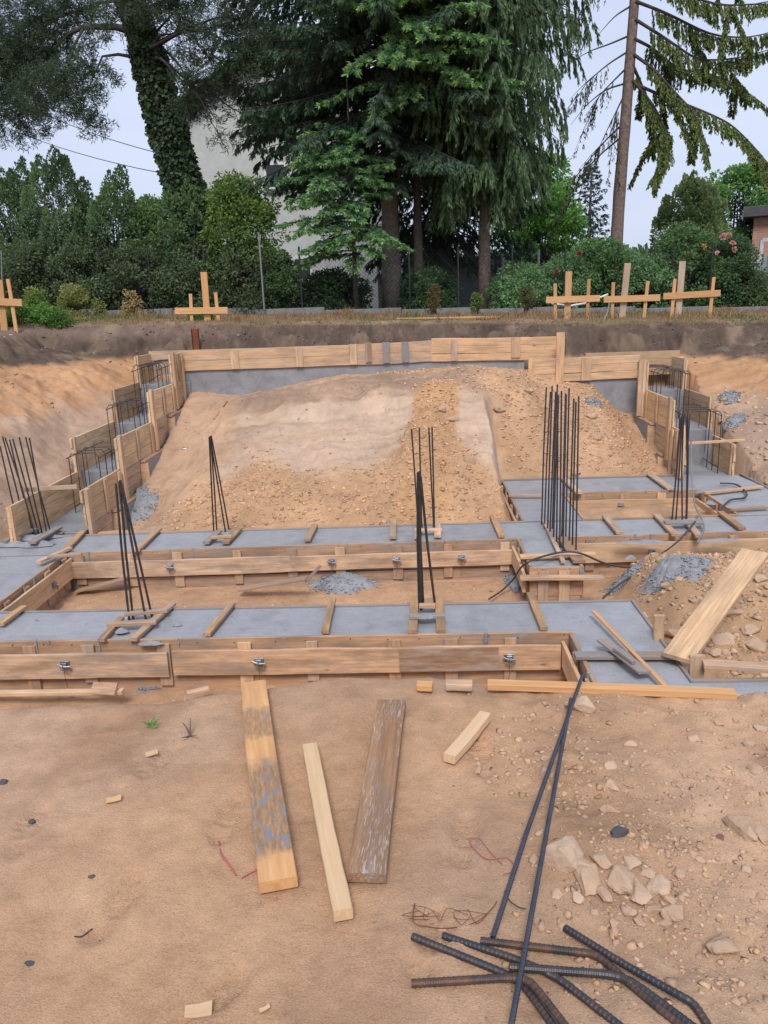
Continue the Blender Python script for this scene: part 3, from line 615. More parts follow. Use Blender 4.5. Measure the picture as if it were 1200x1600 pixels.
form_side(fb, (1.12,7.95), (1.12,7.05), (-1,0,0), [(.0,.9,W_NEW,-.07,-.26)], cleats=.4, base=False)
form_side(fb, (1.12,7.05), (1.58,7.05), (0,-1,0), cleats=.22, first=.1, depth=.45)
form_side(fb, (1.58,7.05), (1.58,7.95), (1,0,0), cleats=.4, base=False)
board('waler_board', onz(812,904,T-.10)+Vector((0,-.02,0)), onz(942,904,T-.10)+Vector((0,-.02,0)), .09, .03, (0,0,1), W_OLD, fb)
board('waler_board', onz(812,872,T+.012), onz(930,868,T+.012), .08, .03, (0,0,1), W_NEW, fb)
form_side(fb, (-5.6,yf(-5.6)), (1.25,yf(1.25)), (0,1,0), mat=W_GREY, cleats=0, base=False, top=.0); form_side(fb, (1.95,yf(1.95)), (3.7,yf(3.7)), (0,1,0), mat=W_RED, cleats=.6, base=False)
for a, b in (((213,862),(248,828)),((480,846),(492,822)),((614,842),(615,815)),((784,840),(770,808)),((968,835),(945,808)),((1055,838),(1025,806)),((1160,828),(1125,802)),((95,868),(130,832))):
    batten(fb, a, b, mat=random.choice((W_SPL,W_OLD)), wdt=.075)
batten(fb, (322,850), (342,832), mat=W_GREY, wdt=.08); batten(fb, (352,850), (372,828), mat=W_SPL, wdt=.09); batten(fb, (330,842), (362,840), name='spacer_block', z=.037, wdt=.06)
batten(fb, (652,842), (656,818), mat=W_NEW, wdt=.07); batten(fb, (684,840), (683,818), mat=W_NEW, wdt=.08); batten(fb, (648,830), (690,829), name='spacer_block', z=.037, wdt=.055, mat=W_NEW)
batten(fb, (1038,818), (1098,818), name='spacer_block', z=.037, wdt=.10, mat=W_GREY); batten(fb, (1092,840), (1072,815), mat=W_OLD, wdt=.07)
batten(fb, (880,880), (850,815), mat=W_OLD, wdt=.045); batten(fb, (905,880), (880,842), mat=W_RED, wdt=.12, z=.012)
lump('concrete_splash', (1005,846), .28,.05,.03, fb, T, 7); lump('concrete_splash', (1120,843), .22,.04,.03, fb, T, 8); lump('concrete_splash', (985,872), .06,.03,.05, fb, T-.1, 9)
for i,(a,b,s1) in enumerate(((40,840,.22),(70,838,.2),(10,850,.3),(85,832,.12),(55,850,.25))): lump('concrete_splash', (a,b), s1,.08,.05, fb, T, 20+i)
batten(fb, (5,848), (55,828), mat=W_GREY, wdt=.09, z=.03); batten(fb, (50,850), (92,826), mat=W_GREY, wdt=.09, z=.035)
# --- rear right footing, a U round the small pit
fc = thing('strip_footing', 'U shaped grey footing behind the tall rebar wall on the right', 'footing', (2.9,10.3,-1.38), GF)
poly_prism('concrete', [(1.27,8.70),(1.95,8.70),(1.95,9.94),(3.76,9.94),(3.76,8.74),(4.64,8.74),(4.64,10.0),(4.56,10.78),(1.27,10.74)], -1.39, T-.019, C_TOP, fc)
form_side(fc, (1.95,9.94), (3.76,9.94), (0,-1,0), [(.1,1.75,W_NEW,-.10,-.30)], [.75], cleats=.6)
form_side(fc, (1.27,10.74), (1.27,8.70), (-1,0,0), [(0,2.0,W_OLD,-.05,-.25)], cleats=.6, base=False)
form_side(fc, (1.95,8.72), (1.95,9.94), (1,0,0), cleats=.6, base=False); form_side(fc, (3.76,9.94), (3.76,8.74), (-1,0,0), [(0,1.15,W_NEW,-.10,-.30)], cleats=.4, base=False)
form_side(fc, (1.27,10.77), (3.75,10.79), (0,1,0), mat=W_GREY, cleats=0, base=False); form_side(fc, (4.64,8.74), (4.60,10.78), (1,0,0), mat=W_GREY, cleats=0, base=False)
for a, b in (((905,772),(880,748)),((1048,766),(1015,742))): batten(fc, a, b, mat=W_OLD, wdt=.09)
batten(fc, (1100,772), (1190,762), mat=W_NEW, wdt=.07); batten(fc, (1140,798), (1200,794), mat=W_OLD, wdt=.06); batten(fc, (795,776), (848,776), mat=W_OLD, wdt=.05)
lump('concrete_splash', (1095,768), .07,.05,.05, fc, T, 31); lump('concrete_splash', (1110,785), .06,.07,.04, fc, T, 32)
# --- left connector
fd = thing('strip_footing', 'short grey footing at the left edge joining the two long ones', 'footing', (-4.1,7,-1.38), GF)
poly_prism('concrete', [(-4.5,6.23),(-3.82,6.23),(-3.82,7.80),(-4.5,7.79)], -1.39, T-.024, C_TOP, fd)
form_side(fd, (-3.82,6.23), (-3.82,7.80), (1,0,0), [(.0,1.55,W_NEW,-.05,-.27)], [1.05], cleats=.45)
lump('concrete_splash', (82,905), .10,.08,.10, None, -1.3, 33); o = COL.objects[-1]; tag(o, 'small grey lump of spilt concrete in the inner left corner of the forms', 'concrete spill'); o.name = 'concrete_spill'
batten(fd, (60,880), (110,858), mat=W_NEW, wdt=.06, z=.02); batten(fd, (75,872), (128,868), mat=W_OLD, wdt=.05, z=.05)
# ------------------------------------------------------------------ stepped walls
def stepped(label, sx, xi, xo, Yi, tops, Yo, otops, yend):
    w = thing('stepped_wall_formwork', label, 'formwork', ((xi+xo)/2, Yi[0], -.95), 'stepped formwork climbing to the back wall')
    nin = Vector((-sx,0,0)); Yn = list(Yi)+[yend]; On = list(Yo)+[yend+.5]
    for k in range(len(Yi)):
        y0, y1, tp = Yn[k], Yn[k+1]+.08, tops[k]; hgt = .45
        panel('form_panel', (xi,y0,tp-hgt), (xi,y1,tp-hgt), hgt, 3, .028, nin, W_PAN, w)
        # tall front post, middle cleats and the lower boards
        fx = xi-sx*.032
        board('post', (fx,y0+.05,tp-.88), (fx,y0+.05,tp+.03 if k else tp), .10, .045, nin, W_NEW, w, 3)
        board('cleat', (fx,(y0+y1)/2,tp-hgt+.02), (fx,(y0+y1)/2,tp-.02), .10, .024, nin, W_OLD, w, 2)
        board('cleat', (fx,y1-.16,tp-.85), (fx,y1-.16,tp-.03), .09, .024, nin, W_NEW, w, 2)
        panel('form_panel', (xi-sx*.003,y0+.1,tp-.88), (xi-sx*.003,y0+.72,tp-.88), .42, 3, .028, nin, W_OLD, w)
        board('ledge_board', (xi-sx*.065,y0+.75,tp-hgt-.03), (xi-sx*.065,y1+.3,tp-hgt-.03), .10, .03, (0,0,1), W_RED, w, 4)
        b = MB(); yb = y0+.80; ye = min(yend, y1+1.0)
        x0, x1 = sorted((xi, xi-sx*.12)); b.box(x0, x1, yb, ye, tp-1.05, tp-hgt-.035)
        mesh_np('concrete_step', np.array([(p[0],p[1],p[2]) for p in b.v]), b.f, C_WALL, w)
        b = MB(); b.box(min(xi, xi-sx*.14), max(xi, xi-sx*.14), yb-.035, yb-.004, tp-1.0, tp-hgt-.04); b.build('end_board', W_NEW, w)
    for k in range(len(Yo)):
        y0, y1, tp = On[k], On[k+1]+.06, otops[k]
        panel('outer_panel', (xo,y0,tp-.50), (xo,y1,tp-.50), .50, 4, .028, nin, W_PAN, w)
        board('outer_post', (xo-sx*.03,y0+.02,tp-.53), (xo-sx*.03,y0+.02,tp+.01), .05, .03, nin, W_NEW, w, 2)
    # the concrete already poured between the boards, stepping up
    prof = [(Yi[0], -.99)]; zs = [t-.50 for t in tops]
    zs[0] = T-.02
    lst = []
    for k in range(len(Yi)):
        ya = Yi[k] if k == 0 else Yi[k]+.32; yb2 = (Yi[k+1]+.32) if k+1 < len(Yi) else yend+.3; lst.append((ya, yb2, zs[k]))
    for (ya, yb2, z) in lst:
        b = MB(); b.box(min(xi,xo)+.03, max(xi,xo)-.03, ya, yb2-.003, -1.38, z, .004); b.build('concrete_core', C_WALL, w)
    xa, xb = xi+sx*.12, xo-sx*.16
    for k in range(len(Yi)):
        z0 = zs[k]; zt_ = (tops[k+1] if k+1 < len(tops) else tops[k])-.13
        yy = (Yi[k+1] if k+1 < len(Yi) else Yi[k]+.75)
        for j, dy in enumerate((-.30, -.08, .12)):
            y = yy+dy; b = MB()
            b.tube([(xb,y,z0-.02),(xb-sx*.0,y+.02,zt_-.06),(xb-sx*.04,y+.02,zt_-.01),(xa+sx*.04,y+.02,zt_),(xa,y+.02,zt_-.05),(xa,y,z0-.02)], .0065, 6); b.build('stirrup', ST_BAR, w)
        for j in range(4):
            b = MB(); xx = xa+(xb-xa)*((j % 2)); zz = zt_-.05 if j < 2 else z0+.10
            b.tube([(xx+random.uniform(-.02,.02),yy-.32,zz-random.uniform(0,.06)),(xx,yy+.9 if j < 2 else yy+.3,zz)], .0065, 6); b.build('long_bar', ST_BAR, w)
        for j in range(2):
            b = MB(); y = yy+.25+.3*j; b.tube([(xa,y,z0+.2),(xa,y,zt_-.02),(xb,y,zt_-.02),(xb,y,z0+.2)], .005, 5); b.build('stirrup', ST_RUST, w)
    return w
wl = stepped('stepped board formwork with grey risers climbing along the left side of the mound', -1, -3.93, -4.6, [8.66,9.86,11.3,12.55], [-.43,-.03,.41,.87], [8.2,10.05,11.65,12.85], [-.50,-.04,.42,.84], 13.2)
board('rail', (-4.62,8.72,-.42), (-3.98,8.72,-.40), .05, .03, (0,-1,0), W_PALE, wl, 2)
wr = stepped('stepped board formwork with rebar cage climbing along the right side of the mound', 1, 3.78, 4.5, [10.62,11.2,12.55], [-.30,.08,.52], [10.75,11.66,12.88], [-.50,.04,.52], 13.2)
board('tall_post', (3.72,10.55,-.92), (3.72,10.55,-.19), .09, .05, (-1,0,0), W_NEW, wr, 3); board('rail', (3.75,10.56,-.43), (4.55,10.62,-.42), .035, .03, (0,-1,0), W_NEW, wr, 2)
board('tall_post', (3.70,12.62,-.35), (3.70,12.62,.55), .13, .045, (0,-1,0), W_NEW, wr, 3)
# ------------------------------------------------------------------ back wall
bw = thing('back_wall_formwork', 'long board formwork and grey concrete wall across the back of the pit', 'formwork', (0,13.3,-.2))
b = MB(); b.box(-3.95,1.9,13.24,13.58,-.6,.70); b.build('concrete_wall', C_WALL, bw); b = MB(); b.box(1.905,3.9,13.0,13.58,-.6,.36); b.build('concrete_wall', C_WALL, bw)
panel('form_panel', (-3.95,13.235,.545), (-1.05,13.235,.56), .335, 2, .03, (0,-1,0), W_NEW, bw, rag=.006)
panel('form_panel', (-1.04,13.24,.555), (.35,13.24,.575), .35, 2, .03, (0,-1,0), W_OLD, bw, rag=.008)
panel('form_panel', (.34,13.235,.575), (2.42,13.235,.54), .385, 3, .03, (0,-1,0), W_NEW, bw, rag=.005)
panel('form_panel', (1.95,12.99,.20), (3.72,12.99,.22), .38, 3, .03, (0,-1,0), W_NEW, bw, rag=.005)
panel('outer_panel', (-4.6,13.62,.38), (2.3,13.62,.38), .50, 3, .03, (0,-1,0), W_OLD, bw); panel('outer_panel', (3.0,13.60,.2), (4.6,13.60,.2), .41, 3, .03, (0,-1,0), W_NEW, bw)
for x, wd, z0, z1, mt in ((-3.0,.13,.56,.86,W_NEW),(-.98+.0,.12,.57,.9,W_NEW),(-1.9,.12,.56,.87,W_NEW),(.72,.10,.58,.93,W_OLD),(1.75,.15,.60,.93,W_NEW),(-.42,.12,.58,.92,W_GREY),(-.10,.11,.58,.92,W_GREY),(-.72,.10,.6,.93,W_WEA)):
    board('cleat', (x,13.20,z0), (x,13.20,z1), wd, .022, (0,-1,0), mt, bw, 2)
board('cleat', (2.88,12.955,.21), (2.88,12.955,.58), .16, .024, (0,-1,0), W_NEW, bw, 2)
board('post', (2.44,12.95,.18), (2.44,12.95,1.0), .13, .035, (0,-1,0), W_NEW, bw, 4); board('post', (1.96,12.95,.22), (1.96,12.95,.60), .07, .03, (0,-1,0), W_NEW, bw, 2)
# ------------------------------------------------------------------ starter bars
def ribbed(pts, r, n=8, pitch=.013, rib=.10):
    """bar with raised ribs along a polyline"""
    pts = [Vector(p) for p in pts]; out = []; rs = []
    for i in range(len(pts)-1):
        L = (pts[i+1]-pts[i]).length; k = max(1, int(L/pitch))
        for j in range(k):
            for u, rr in ((0,1-rib*.3),(.45,1-rib*.3),(.55,1+rib),(.85,1+rib)):
                out.append(pts[i].lerp(pts[i+1], (j+u)/k)); rs.append(r*rr)
    out.append(pts[-1]); rs.append(r); b = MB(); b.tube(out, rs, n); return b
def bundle(label, bars, yb, r=.009, ties=(), yt=None, grp='starter bars standing in the footings', mat=ST_BAR, zt=None):
    (tx,ty),(bx,by) = bars[0]; base = onz(bx,by,T)
    t = thing('starter_bars', label, 'rebar', (base.x, base.y, T), grp)
    for (a, c) in bars:
        p = onz(*c, T-.012); q = ony(*a, p.y+(random.uniform(-.05,.05) if yt is None else yt-p.y))
        mid = p.lerp(q, .5)+Vector((random.uniform(-.008,.008), random.uniform(-.02,.02), 0))
        d = (mid-p).normalized(); b = MB(); b.tube([p-Vector((0,0,.25)), p, mid, q], r, 7); b.build('bar', mat, t)
    return t
bundle('cluster of crossing dark bars at the left edge beside the stepped form', [((0,697),(33,840)),((4,682),(43,836)),((15,687),(52,834)),((20,686),(60,832)),((30,683),(66,834)),((40,683),(78,828)),((46,684),(74,838)),((8,684),(56,840))], 8.3)
bundle('four dark bars leaning to one tip on the second footing, left of the middle', [((327,683),(334,830)),((329,682),(339,832)),((328,682),(352,830)),((330,681),(358,828))], 8.2, yt=8.2)
bundle('four dark bars in front at left, crossing near their tops', [((181,756),(202,968)),((187,752),(208,966)),((188,750),(228,968)),((190,756),(238,965))], 5.9, r=.010, yt=5.92)
bundle('tall dark bars leaning together on the nearest footing, at its middle', [((653,738),(655,950)),((656,736),(658,952)),((657,745),(680,948)),((654,740),(661,940))], 5.9, r=.011, yt=5.95)
bundle('four thin straight bars right behind the tall middle bundle', [((643,670),(654,832)),((655,668),(659,830)),((670,668),(678,828)),((675,667),(679,832))], 8.2)
bundle('five dark bars drawn together at the top before the right stepped form', [((1064,652),(1050,812)),((1066,650),(1056,814)),((1068,650),(1066,814)),((1072,652),(1072,812)),((1075,655),(1073,810))], 8.4, yt=8.5)
t = thing('starter_bars', 'dense double row of tall dark bars standing like a comb', 'rebar', (1.6,8,T), 'starter bars standing in the footings')
for i in range(8):
    y = 7.42+.16*i+random.uniform(-.02,.02)
    for x in (1.47, 1.60 if i < 6 else 1.56):
        if x > 1.55 and i % 2 and i > 3: continue
        b = MB(); hh = 1.56+random.uniform(-.05,.06); lx = random.uniform(-.035,.03); xb = x-.02*(i-3)*.2
        b.tube([(xb,y,T-.2),(xb,y,T),(xb+lx*.4,y+.01,T+hh*.5),(xb+lx,y+random.uniform(-.03,.03),T+hh)], .0088, 7); b.build('bar', ST_BAR if i % 3 else ST_BLUE, t)
# ------------------------------------------------------------------ loose timber
def loose(label, a, b, wd, th, mat, za=None, zb=None, nrm=(0,0,1), cat='board', name='loose_board', grp=None, warp=.004):
    p = gz(*a, .012) if za is None else onz(*a, za); q = gz(*b, .012) if zb is None else onz(*b, zb)
    o = board(name, p, q, wd, th, nrm, mat, None, 10, warp); return tag(o, label, cat, grp)
LB = 'loose boards lying on the near sand'
loose('wide orange board with grey cement splashes, leftmost on the near sand', (436,1391), (397,1076), .107, .036, wood('wood_muddy', (.52,.29,.13), (.72,.47,.25), 0, .25, bands=[(0.,0.),(.09,0.),(.13,1.),(.56,1.),(.62,0.),(.74,0.),(.78,.9),(.96,.8),(1.,0.)], blots=(.20,.215,.24)), grp=LB)
loose('clean pale batten lying between the two wide boards', (537,1438), (485,1174), .054, .034, wood('wood_clean', (.55,.37,.20), (.72,.51,.31), 0, .12), cat='batten', grp=LB)
loose('worn wide board with greyish scuffs, right of the pale batten', (573,1379), (612,1104), .112, .032, wood('wood_flaking', (.24,.13,.075), (.44,.27,.155), .12, .6, (.28,.24,.21), .0, flake=(.46,.42,.39)), grp=LB)
loose('short clean offcut of batten right of the worn board', (702,1192), (758,1124), .048, .034, wood('wood_offcut', (.60,.42,.26), (.74,.54,.35), 0, .05), cat='offcut')
loose('long orange plank along the edge of the near sand before the right footing', (762,1075), (1148,1090), .05, .03, W_STK, za=.01, zb=.01, cat='plank')
loose('orange plank end reaching past the long plank to the right edge of the photo', (1120,1096), (1230,1108), .06, .03, W_STK, za=-.03, zb=-.05, cat='plank')
loose('short orange offcut left of the long plank on the sand edge', (652,1076), (676,1077), .045, .028, W_STK, za=.03, zb=.03, cat='offcut')
loose('small old offcut at the left end of the long plank', (697,1075), (738,1076), .05, .03, W_OLD, za=.025, zb=.025, cat='offcut')
loose('long thin plank lying in the trench at the lower left', (-20,1086), (193,1083), .06, .03, W_NEW, za=-1.26, zb=-1.24, cat='plank')
loose('rusty brown short board leaning at the foot of the left waler', (145,1077), (183,1078), .10, .02, W_RED, za=-1.22, zb=-1.20, nrm=(0,-.7,.7), cat='offcut')
loose('small broken piece of wood below the joint of the front walers', (292,1086), (326,1078), .06, .025, W_OLD, za=-1.25, zb=-1.25, cat='offcut')
loose('broken board with grey end beside the spilt concrete between the footings', (375,922), (480,905), .12, .02, W_OLD, za=-1.30, zb=-1.14, cat='board')
loose('cement caked stick standing at the spilt concrete between the footings', (480,910), (502,886), .05, .03, W_GREY, za=-1.17, zb=-1.0, cat='stick')
loose('thin board lying behind the four front left bars', (120,925), (198,905), .10, .02, W_OLD, za=-1.33, zb=-1.2, cat='board')
loose('wide streaked plank leaning diagonally down the rubble heap on the right', (1058,1032), (1180,866), .21, .035, W_NEW, za=T+.05, zb=-.50, cat='plank')
loose('board lying flat at the right edge over a dark hollow', (1098,1040), (1230,1048), .10, .03, W_OLD, za=T+.06, zb=T+.06, cat='board')
for lab, a, b, wd in (('short stake standing beside the far corner of the corner block', (1029,1004), (1029,960), .075),('short stake standing at the inner corner of the right footing', (1087,1056), (1088,1022), .10)):
    p = onz(*a, T-.05); q = ony(*b, p.y); o = board('stake', p-Vector((0,0,.3)), q, wd, .035, (0,-1,0), W_NEW, None, 3); tag(o, lab, 'stake')
o = board('loose_lath', onz(1045,1080,T+.03), onz(927,957,T+.05), .030, .018, (0,0,1), W_STK, None, 5); tag(o, 'thin orange lath lying slanted over the corner block', 'lath')
W_CHIP = wood('wood_chip', (.52,.33,.18), (.66,.46,.28), 0, .2)
fl = thing('plastering_float', 'dark wooden float lying across the lath on the corner block', 'float', onz(975,1030,T+.045)[:])
board('blade', onz(941,1002,T+.06), onz(1008,1053,T+.045), .10, .018, (.1,.1,1), W_GREY, fl, 3); board('grip', onz(960,1016,T+.085), onz(990,1038,T+.075), .03, .025, (0,0,1), W_GREY, fl, 2)
for lab, px, py, s in (('chunky chip of pale wood at the bottom of the sand', 311,1580,.045),('thin chip of wood on the sand below the small green plant', 237,1178,.032),('light chip of wood at the left of the wide splashed board', 178,1249,.034),('tiny pale chip near the bottom left of centre', 413,1575,.018)):
    p = gz(px, py, .008); a = random.uniform(-.4,.5); b = MB(); b.plank(-s*.7, s*.7, -s*.4, s*.35, 0, s*.3 if s > .04 else .006, .002, 2, .002, .004)
    o = b.build('wood_chip', W_CHIP, None, Matrix.Translation(p) @ Matrix.Rotation(a, 4, 'Z') @ Matrix.Rotation(.15, 4, 'X')); tag(o, lab, 'wood chip')
for i,(lab,a,b) in enumerate((('thin lath lying on the grass strip behind the back wall, longer one', (620,501),(770,500)),('short lath lying on the grass strip left of the long one', (700,497),(780,497)))):
    p = onz(*a,1.2); q = onz(*b,1.2); y = 15.6+.4*i; p = ony(*a, y); q = ony(*b, y); p.z = hz(p.x,y)+.02; q.z = hz(q.x,y)+.03
    o = board('loose_lath', p, q, .06, .025, (0,0,1), W_STK, None, 4); tag(o, lab, 'lath')
o = board('loose_lath', gz(334,655,.02), gz(354,626,.02), .035, .015, (0,-.4,1), W_STK, None, 2); tag(o, 'short lath lying on the mound slope at its left', 'lath')
# ------------------------------------------------------------------ loose rebar in front
GB = 'thick bent bars piled at the lower right'
def barpile(label, pts, r, lift, mat, grp=GB):
    P = []
    for i, (a, c) in enumerate(pts):
        p = gz(a, c, .0); p = onz(a, c, p.z+r+lift[min(i, len(lift)-1)]); P.append(p)
    # round the bends a little
    Q = [P[0]]
    for i in range(1, len(P)-1):
        a, b_, c = P[i-1], P[i], P[i+1]; u = min(.035, (a-b_).length*.4); v = min(.035, (c-b_).length*.4)
        Q += [b_+(a-b_).normalized()*u, b_.lerp((a+c)/2, .0)+((a-b_).normalized()*u+(c-b_).normalized()*v)*.25, b_+(c-b_).normalized()*v]
    Q.append(P[-1]); o = ribbed(Q, r*random.uniform(.97,1.03), 10, .0115, .065).build('rebar_rod', mat); return tag(o, label, 'rebar rod', grp)
barpile('bent bar whose end is the upper left one of the pile', [(644,1463),(789,1521),(818,1538),(880,1625)], .0094, [.0,.0,.0,0], ST_BAR)
barpile('bent bar starting right beside the upper left end of the pile', [(692,1462),(813,1501),(871,1527),(990,1620)], .0094, [.004,.012,.006,0], ST_BAR)
barpile('brownish bent bar whose end is the lower left one of the pile', [(643,1537),(804,1527),(830,1533),(900,1625)], .0092, [0,.024,.024,.01], ST_RUST)
barpile('bar of the pile starting at the lower end of the long leaning rod', [(751,1470),(905,1488),(934,1492),(1010,1560),(1085,1620)], .0094, [0,.006,.01,0,0], ST_RUST)
barpile('bar starting under the crossing rod and bending to the lower right corner', [(796,1511),(958,1523),(987,1533),(1110,1625)], .0097, [.012,.014,.012,0], ST_BAR)
barpile('bent bar whose end is the rightmost and highest one of the pile', [(883,1450),(980,1510),(1070,1560),(1086,1569),(1120,1625)], .0097, [0,.022,.012,.004,0], ST_BAR)
o = ribbed([gz(770,1465,.015), onz(823,1300,.05), onz(911,1053,.06)], .0070, 9, .011, .05).build('rebar_rod', ST_BLUE); tag(o, 'long thin bluish rod, its foot left of the bar pile', 'rebar rod', 'long straight rods leaning to the footing corner')
p0 = onz(797,1612,.055); o = ribbed([p0, onz(854,1300,.06), onz(892,1092,.055)], .0070, 9, .011, .05).build('rebar_rod', ST_BLUE); tag(o, 'long thin bluish rod that crosses over the bar pile', 'rebar rod', 'long straight rods leaning to the footing corner')
# ------------------------------------------------------------------ spilt concrete, cables, small things
def drape(label, name, pts, r, mat, cat, lift=.0, z=None, n=6):
    P = [gz(a, b_, r+lift) if z is None else onz(a, b_, z[i] if isinstance(z, (list,tuple)) else z) for i, (a, b_) in enumerate(pts)]
    Q = []
    for i in range(len(P)-1):
        p0, p1, p2, p3 = P[max(i-1,0)], P[i], P[i+1], P[min(i+2,len(P)-1)]
        for k in range(6):
            u = k/6; Q.append(.5*((2*p1)+(p2-p0)*u+(2*p0-5*p1+4*p2-p3)*u*u+(3*p1-p0-3*p2+p3)*u**3))
    Q.append(P[-1]); b = MB(); b.tube(Q, r, n); o = b.build(name, mat, None, None, True); return tag(o, label, cat)
def spill(label, px, py, sx, sy, sz, seed, z):
    c = gz(px, py)
    n = 64; th = np.linspace(0, 2*np.pi, n, endpoint=False); rr = np.linspace(0, 1, 34); TH, RR = np.meshgrid(th, rr)
    e = 1+.45*fbm(np.cos(TH)*1.4+seed, np.sin(TH)*1.4, 1.3, 4, seed); x = c.x+RR*e*np.cos(TH)*sx; y = c.y+RR*e*np.sin(TH)*sy
    zz = terrain(x, y)+sz*(1-RR**1.6)*(1+.6*fbm(x, y, 8, 4, seed+3))+.05*np.abs(fbm(x, y, 20, 3, seed+5))*(1-RR**3)-.03*RR**4
    f = [(i*n+j, i*n+(j+1) % n, (i+1)*n+(j+1) % n, (i+1)*n+j) for i in range(33) for j in range(n)]
    V = [np.stack([x,y,zz],-1).reshape(-1,3)]; r = np.random.default_rng(seed+500); off = len(V[0])
    for i in range(int(260+1500*sx*sy)):
        q = r.uniform(0,1)**.42*1.12; a = r.uniform(0,6.28); e2 = 1+.45*float(fbm(np.array([math.cos(a)*1.4+seed]), np.array([math.sin(a)*1.4]), 1.3, 4, seed)[0])
        xx, yy = c.x+q*e2*math.cos(a)*sx, c.y+q*e2*math.sin(a)*sy; k = r.uniform(.006,.026)*(1-.4*q); H_, F_ = TPL[i % 14]
        zc = hz(xx, yy)+(sz*(1-min(1,q)**1.6)+.012 if q < 1 else .004); V.append(H_*k*np.array([1,1,.8])+np.array([xx, yy, zc])); f += [tuple(int(b_)+off for b_ in t_) for t_ in F_]; off += len(H_)
    return tag(mesh_np('concrete_spill', np.concatenate(V), f, C_LUMP, None, False), label, 'concrete spill')
spill('grey heap of spilt concrete between the two long footings, left of the middle', 532, 913, .42, .26, .10, 1, -1.2)
spill('grey heap of spilt concrete on the rubble before the right footing', 1062, 886, .36, .24, .06, 2, -.95)
spill('thin trail of spilt concrete running down left from the big right heap', 972, 908, .20, .12, .02, 12, -1.05)
spill('pale crushed concrete at the foot of the left stepped wall', 212, 795, .34, .36, .05, 3, -.95)
spill('small grey spill on the right bank beside the stepped formwork', 1148, 658, .16, .14, .06, 4, -.2)
spill('grey grit heap in the inner corner by the short arm of the second footing', 808, 912, .13, .28, .05, 5, -1.3)
spill('flat grey splash below the joint of the front walers', 235, 1072, .12, .10, .02, 6, -1.36)
spill('tiny grey spill high on the rubble slope at the right', 928, 628, .16, .12, .04, 7, .1)
spill('little pale spill on the upper part of the right bank', 1140, 620, .2, .15, .03, 8, .2)
HOSE = plain('rubber', (.055,.055,.06), .5, .2, 30); CAB = plain('cable_grey', (.20,.22,.24), .5, .2, 30)
drape('dark hose looping over the arm of the second footing and the right form', 'hose', [(764,936),(785,922),(802,905),(822,880),(870,864),(905,864),(945,880),(985,886),(1025,870),(1060,845),(1086,815)], .010, HOSE, 'hose', 0, [-1.3,-1.3,-1.2,-.86,-.85,-.85,-1.0,-1.08,-.98,-.84,-.86])
drape('dark hose lying on the ground between corner block and rubble heap', 'hose', [(942,935),(965,915),(1000,892),(1015,885)], .010, HOSE, 'hose', 0, -1.14)
drape('pale cable hanging from the rail of the right form down to the bar bundle', 'cable', [(1080,688),(1081,740),(1085,785),(1095,808),(1100,825),(1090,848)], .010, CAB, 'cable', 0, [-.40,-.65,-.85,-.88,-.88,-.9])
drape('dark curled hose lying on the rear right footing', 'hose', [(1125,755),(1150,757),(1166,770),(1162,778),(1140,782),(1122,800)], .012, HOSE, 'hose', 0, T+.02)
def cableY(label, name, pts, r, mat, cat):
    P = [ony(a, b_, y) for a, b_, y in pts]; b = MB(); b.tube(P, r, 6); return tag(b.build(name, mat, None, None, True), label, cat)
cableY('grey cable hanging down the dark bank right of the back wall', 'cable', [(952,474,15.9),(948,492,15.4),(940,505,15.0),(937,525,14.6),(934,556,14.4)], .016, CAB, 'cable')
cableY('white pipe sagging between the first two right batter boards', 'pipe', [(862,474,16.3),(890,478,16.25),(915,474,16.2),(940,464,16.1),(950,460,16.1)], .022, plain('white_plastic', (.7,.7,.7), .4, .1), 'pipe')
RED = plain('red_string', (.42,.11,.12), .7, .2, 40)
drape('red string lying loose left of the wide splashed board', 'string', [(342,1315),(346,1335),(356,1348),(369,1368)], .0028, RED, 'string', 0)
drape('short bit of red string touching the wide splashed board', 'string', [(378,1372),(388,1366),(404,1358)], .0022, RED, 'string', 0)
drape('thin pink string curled on the sand left of the long rods', 'string', [(733,1312),(740,1325),(760,1342),(790,1340),(803,1352),(800,1362),(786,1366)], .0014, RED, 'string', .006)
drape('second strand of pink string above the curled one', 'string', [(731,1310),(748,1310),(765,1330),(785,1350)], .0013, RED, 'string', .006)
wt = []
rw = random.Random(3); b = MB()
for k in range(5):
    cx, cy = rw.uniform(675,745), rw.uniform(1415,1440); P = []
    for j in range(9): P.append(gz(cx+rw.uniform(-38,45)*(1 if j % 2 else .5)+(j-4)*5, cy+rw.uniform(-14,14), .003+rw.uniform(0,.02)))
    Q = []
    for i in range(len(P)-1):
        p0, p1, p2, p3 = P[max(i-1,0)], P[i], P[i+1], P[min(i+2,len(P)-1)]
        for u in (0,.25,.5,.75): Q.append(.5*((2*p1)+(p2-p0)*u+(2*p0-5*p1+4*p2-p3)*u*u+(3*p1-p0-3*p2+p3)*u**3))
    b.tube(Q[:(12 if k % 2 else 22)], .0008, 4)
tag(b.build('wire_tangle', RUST), 'thin rusty wire tangle on the sand above the bar pile', 'wire')
drape('rusty wire loop at the left of the wire tangle', 'wire', [(648,1412),(646,1440),(668,1448),(705,1450),(745,1440),(770,1418),(776,1408)], .0016, RUST, 'wire', .003)
drape('short dark twig of wire lying across the long leaning rod', 'wire', [(788,1392),(797,1408),(812,1418),(822,1420)], .0018, ST_RUST, 'wire', .02)
drape('dark little twig on the lower left sand', 'twig', [(116,1463),(128,1463),(138,1456),(144,1451)], .0018, BARK_D, 'twig', .003)
tw = MB(); p = gz(297,1150,.0)
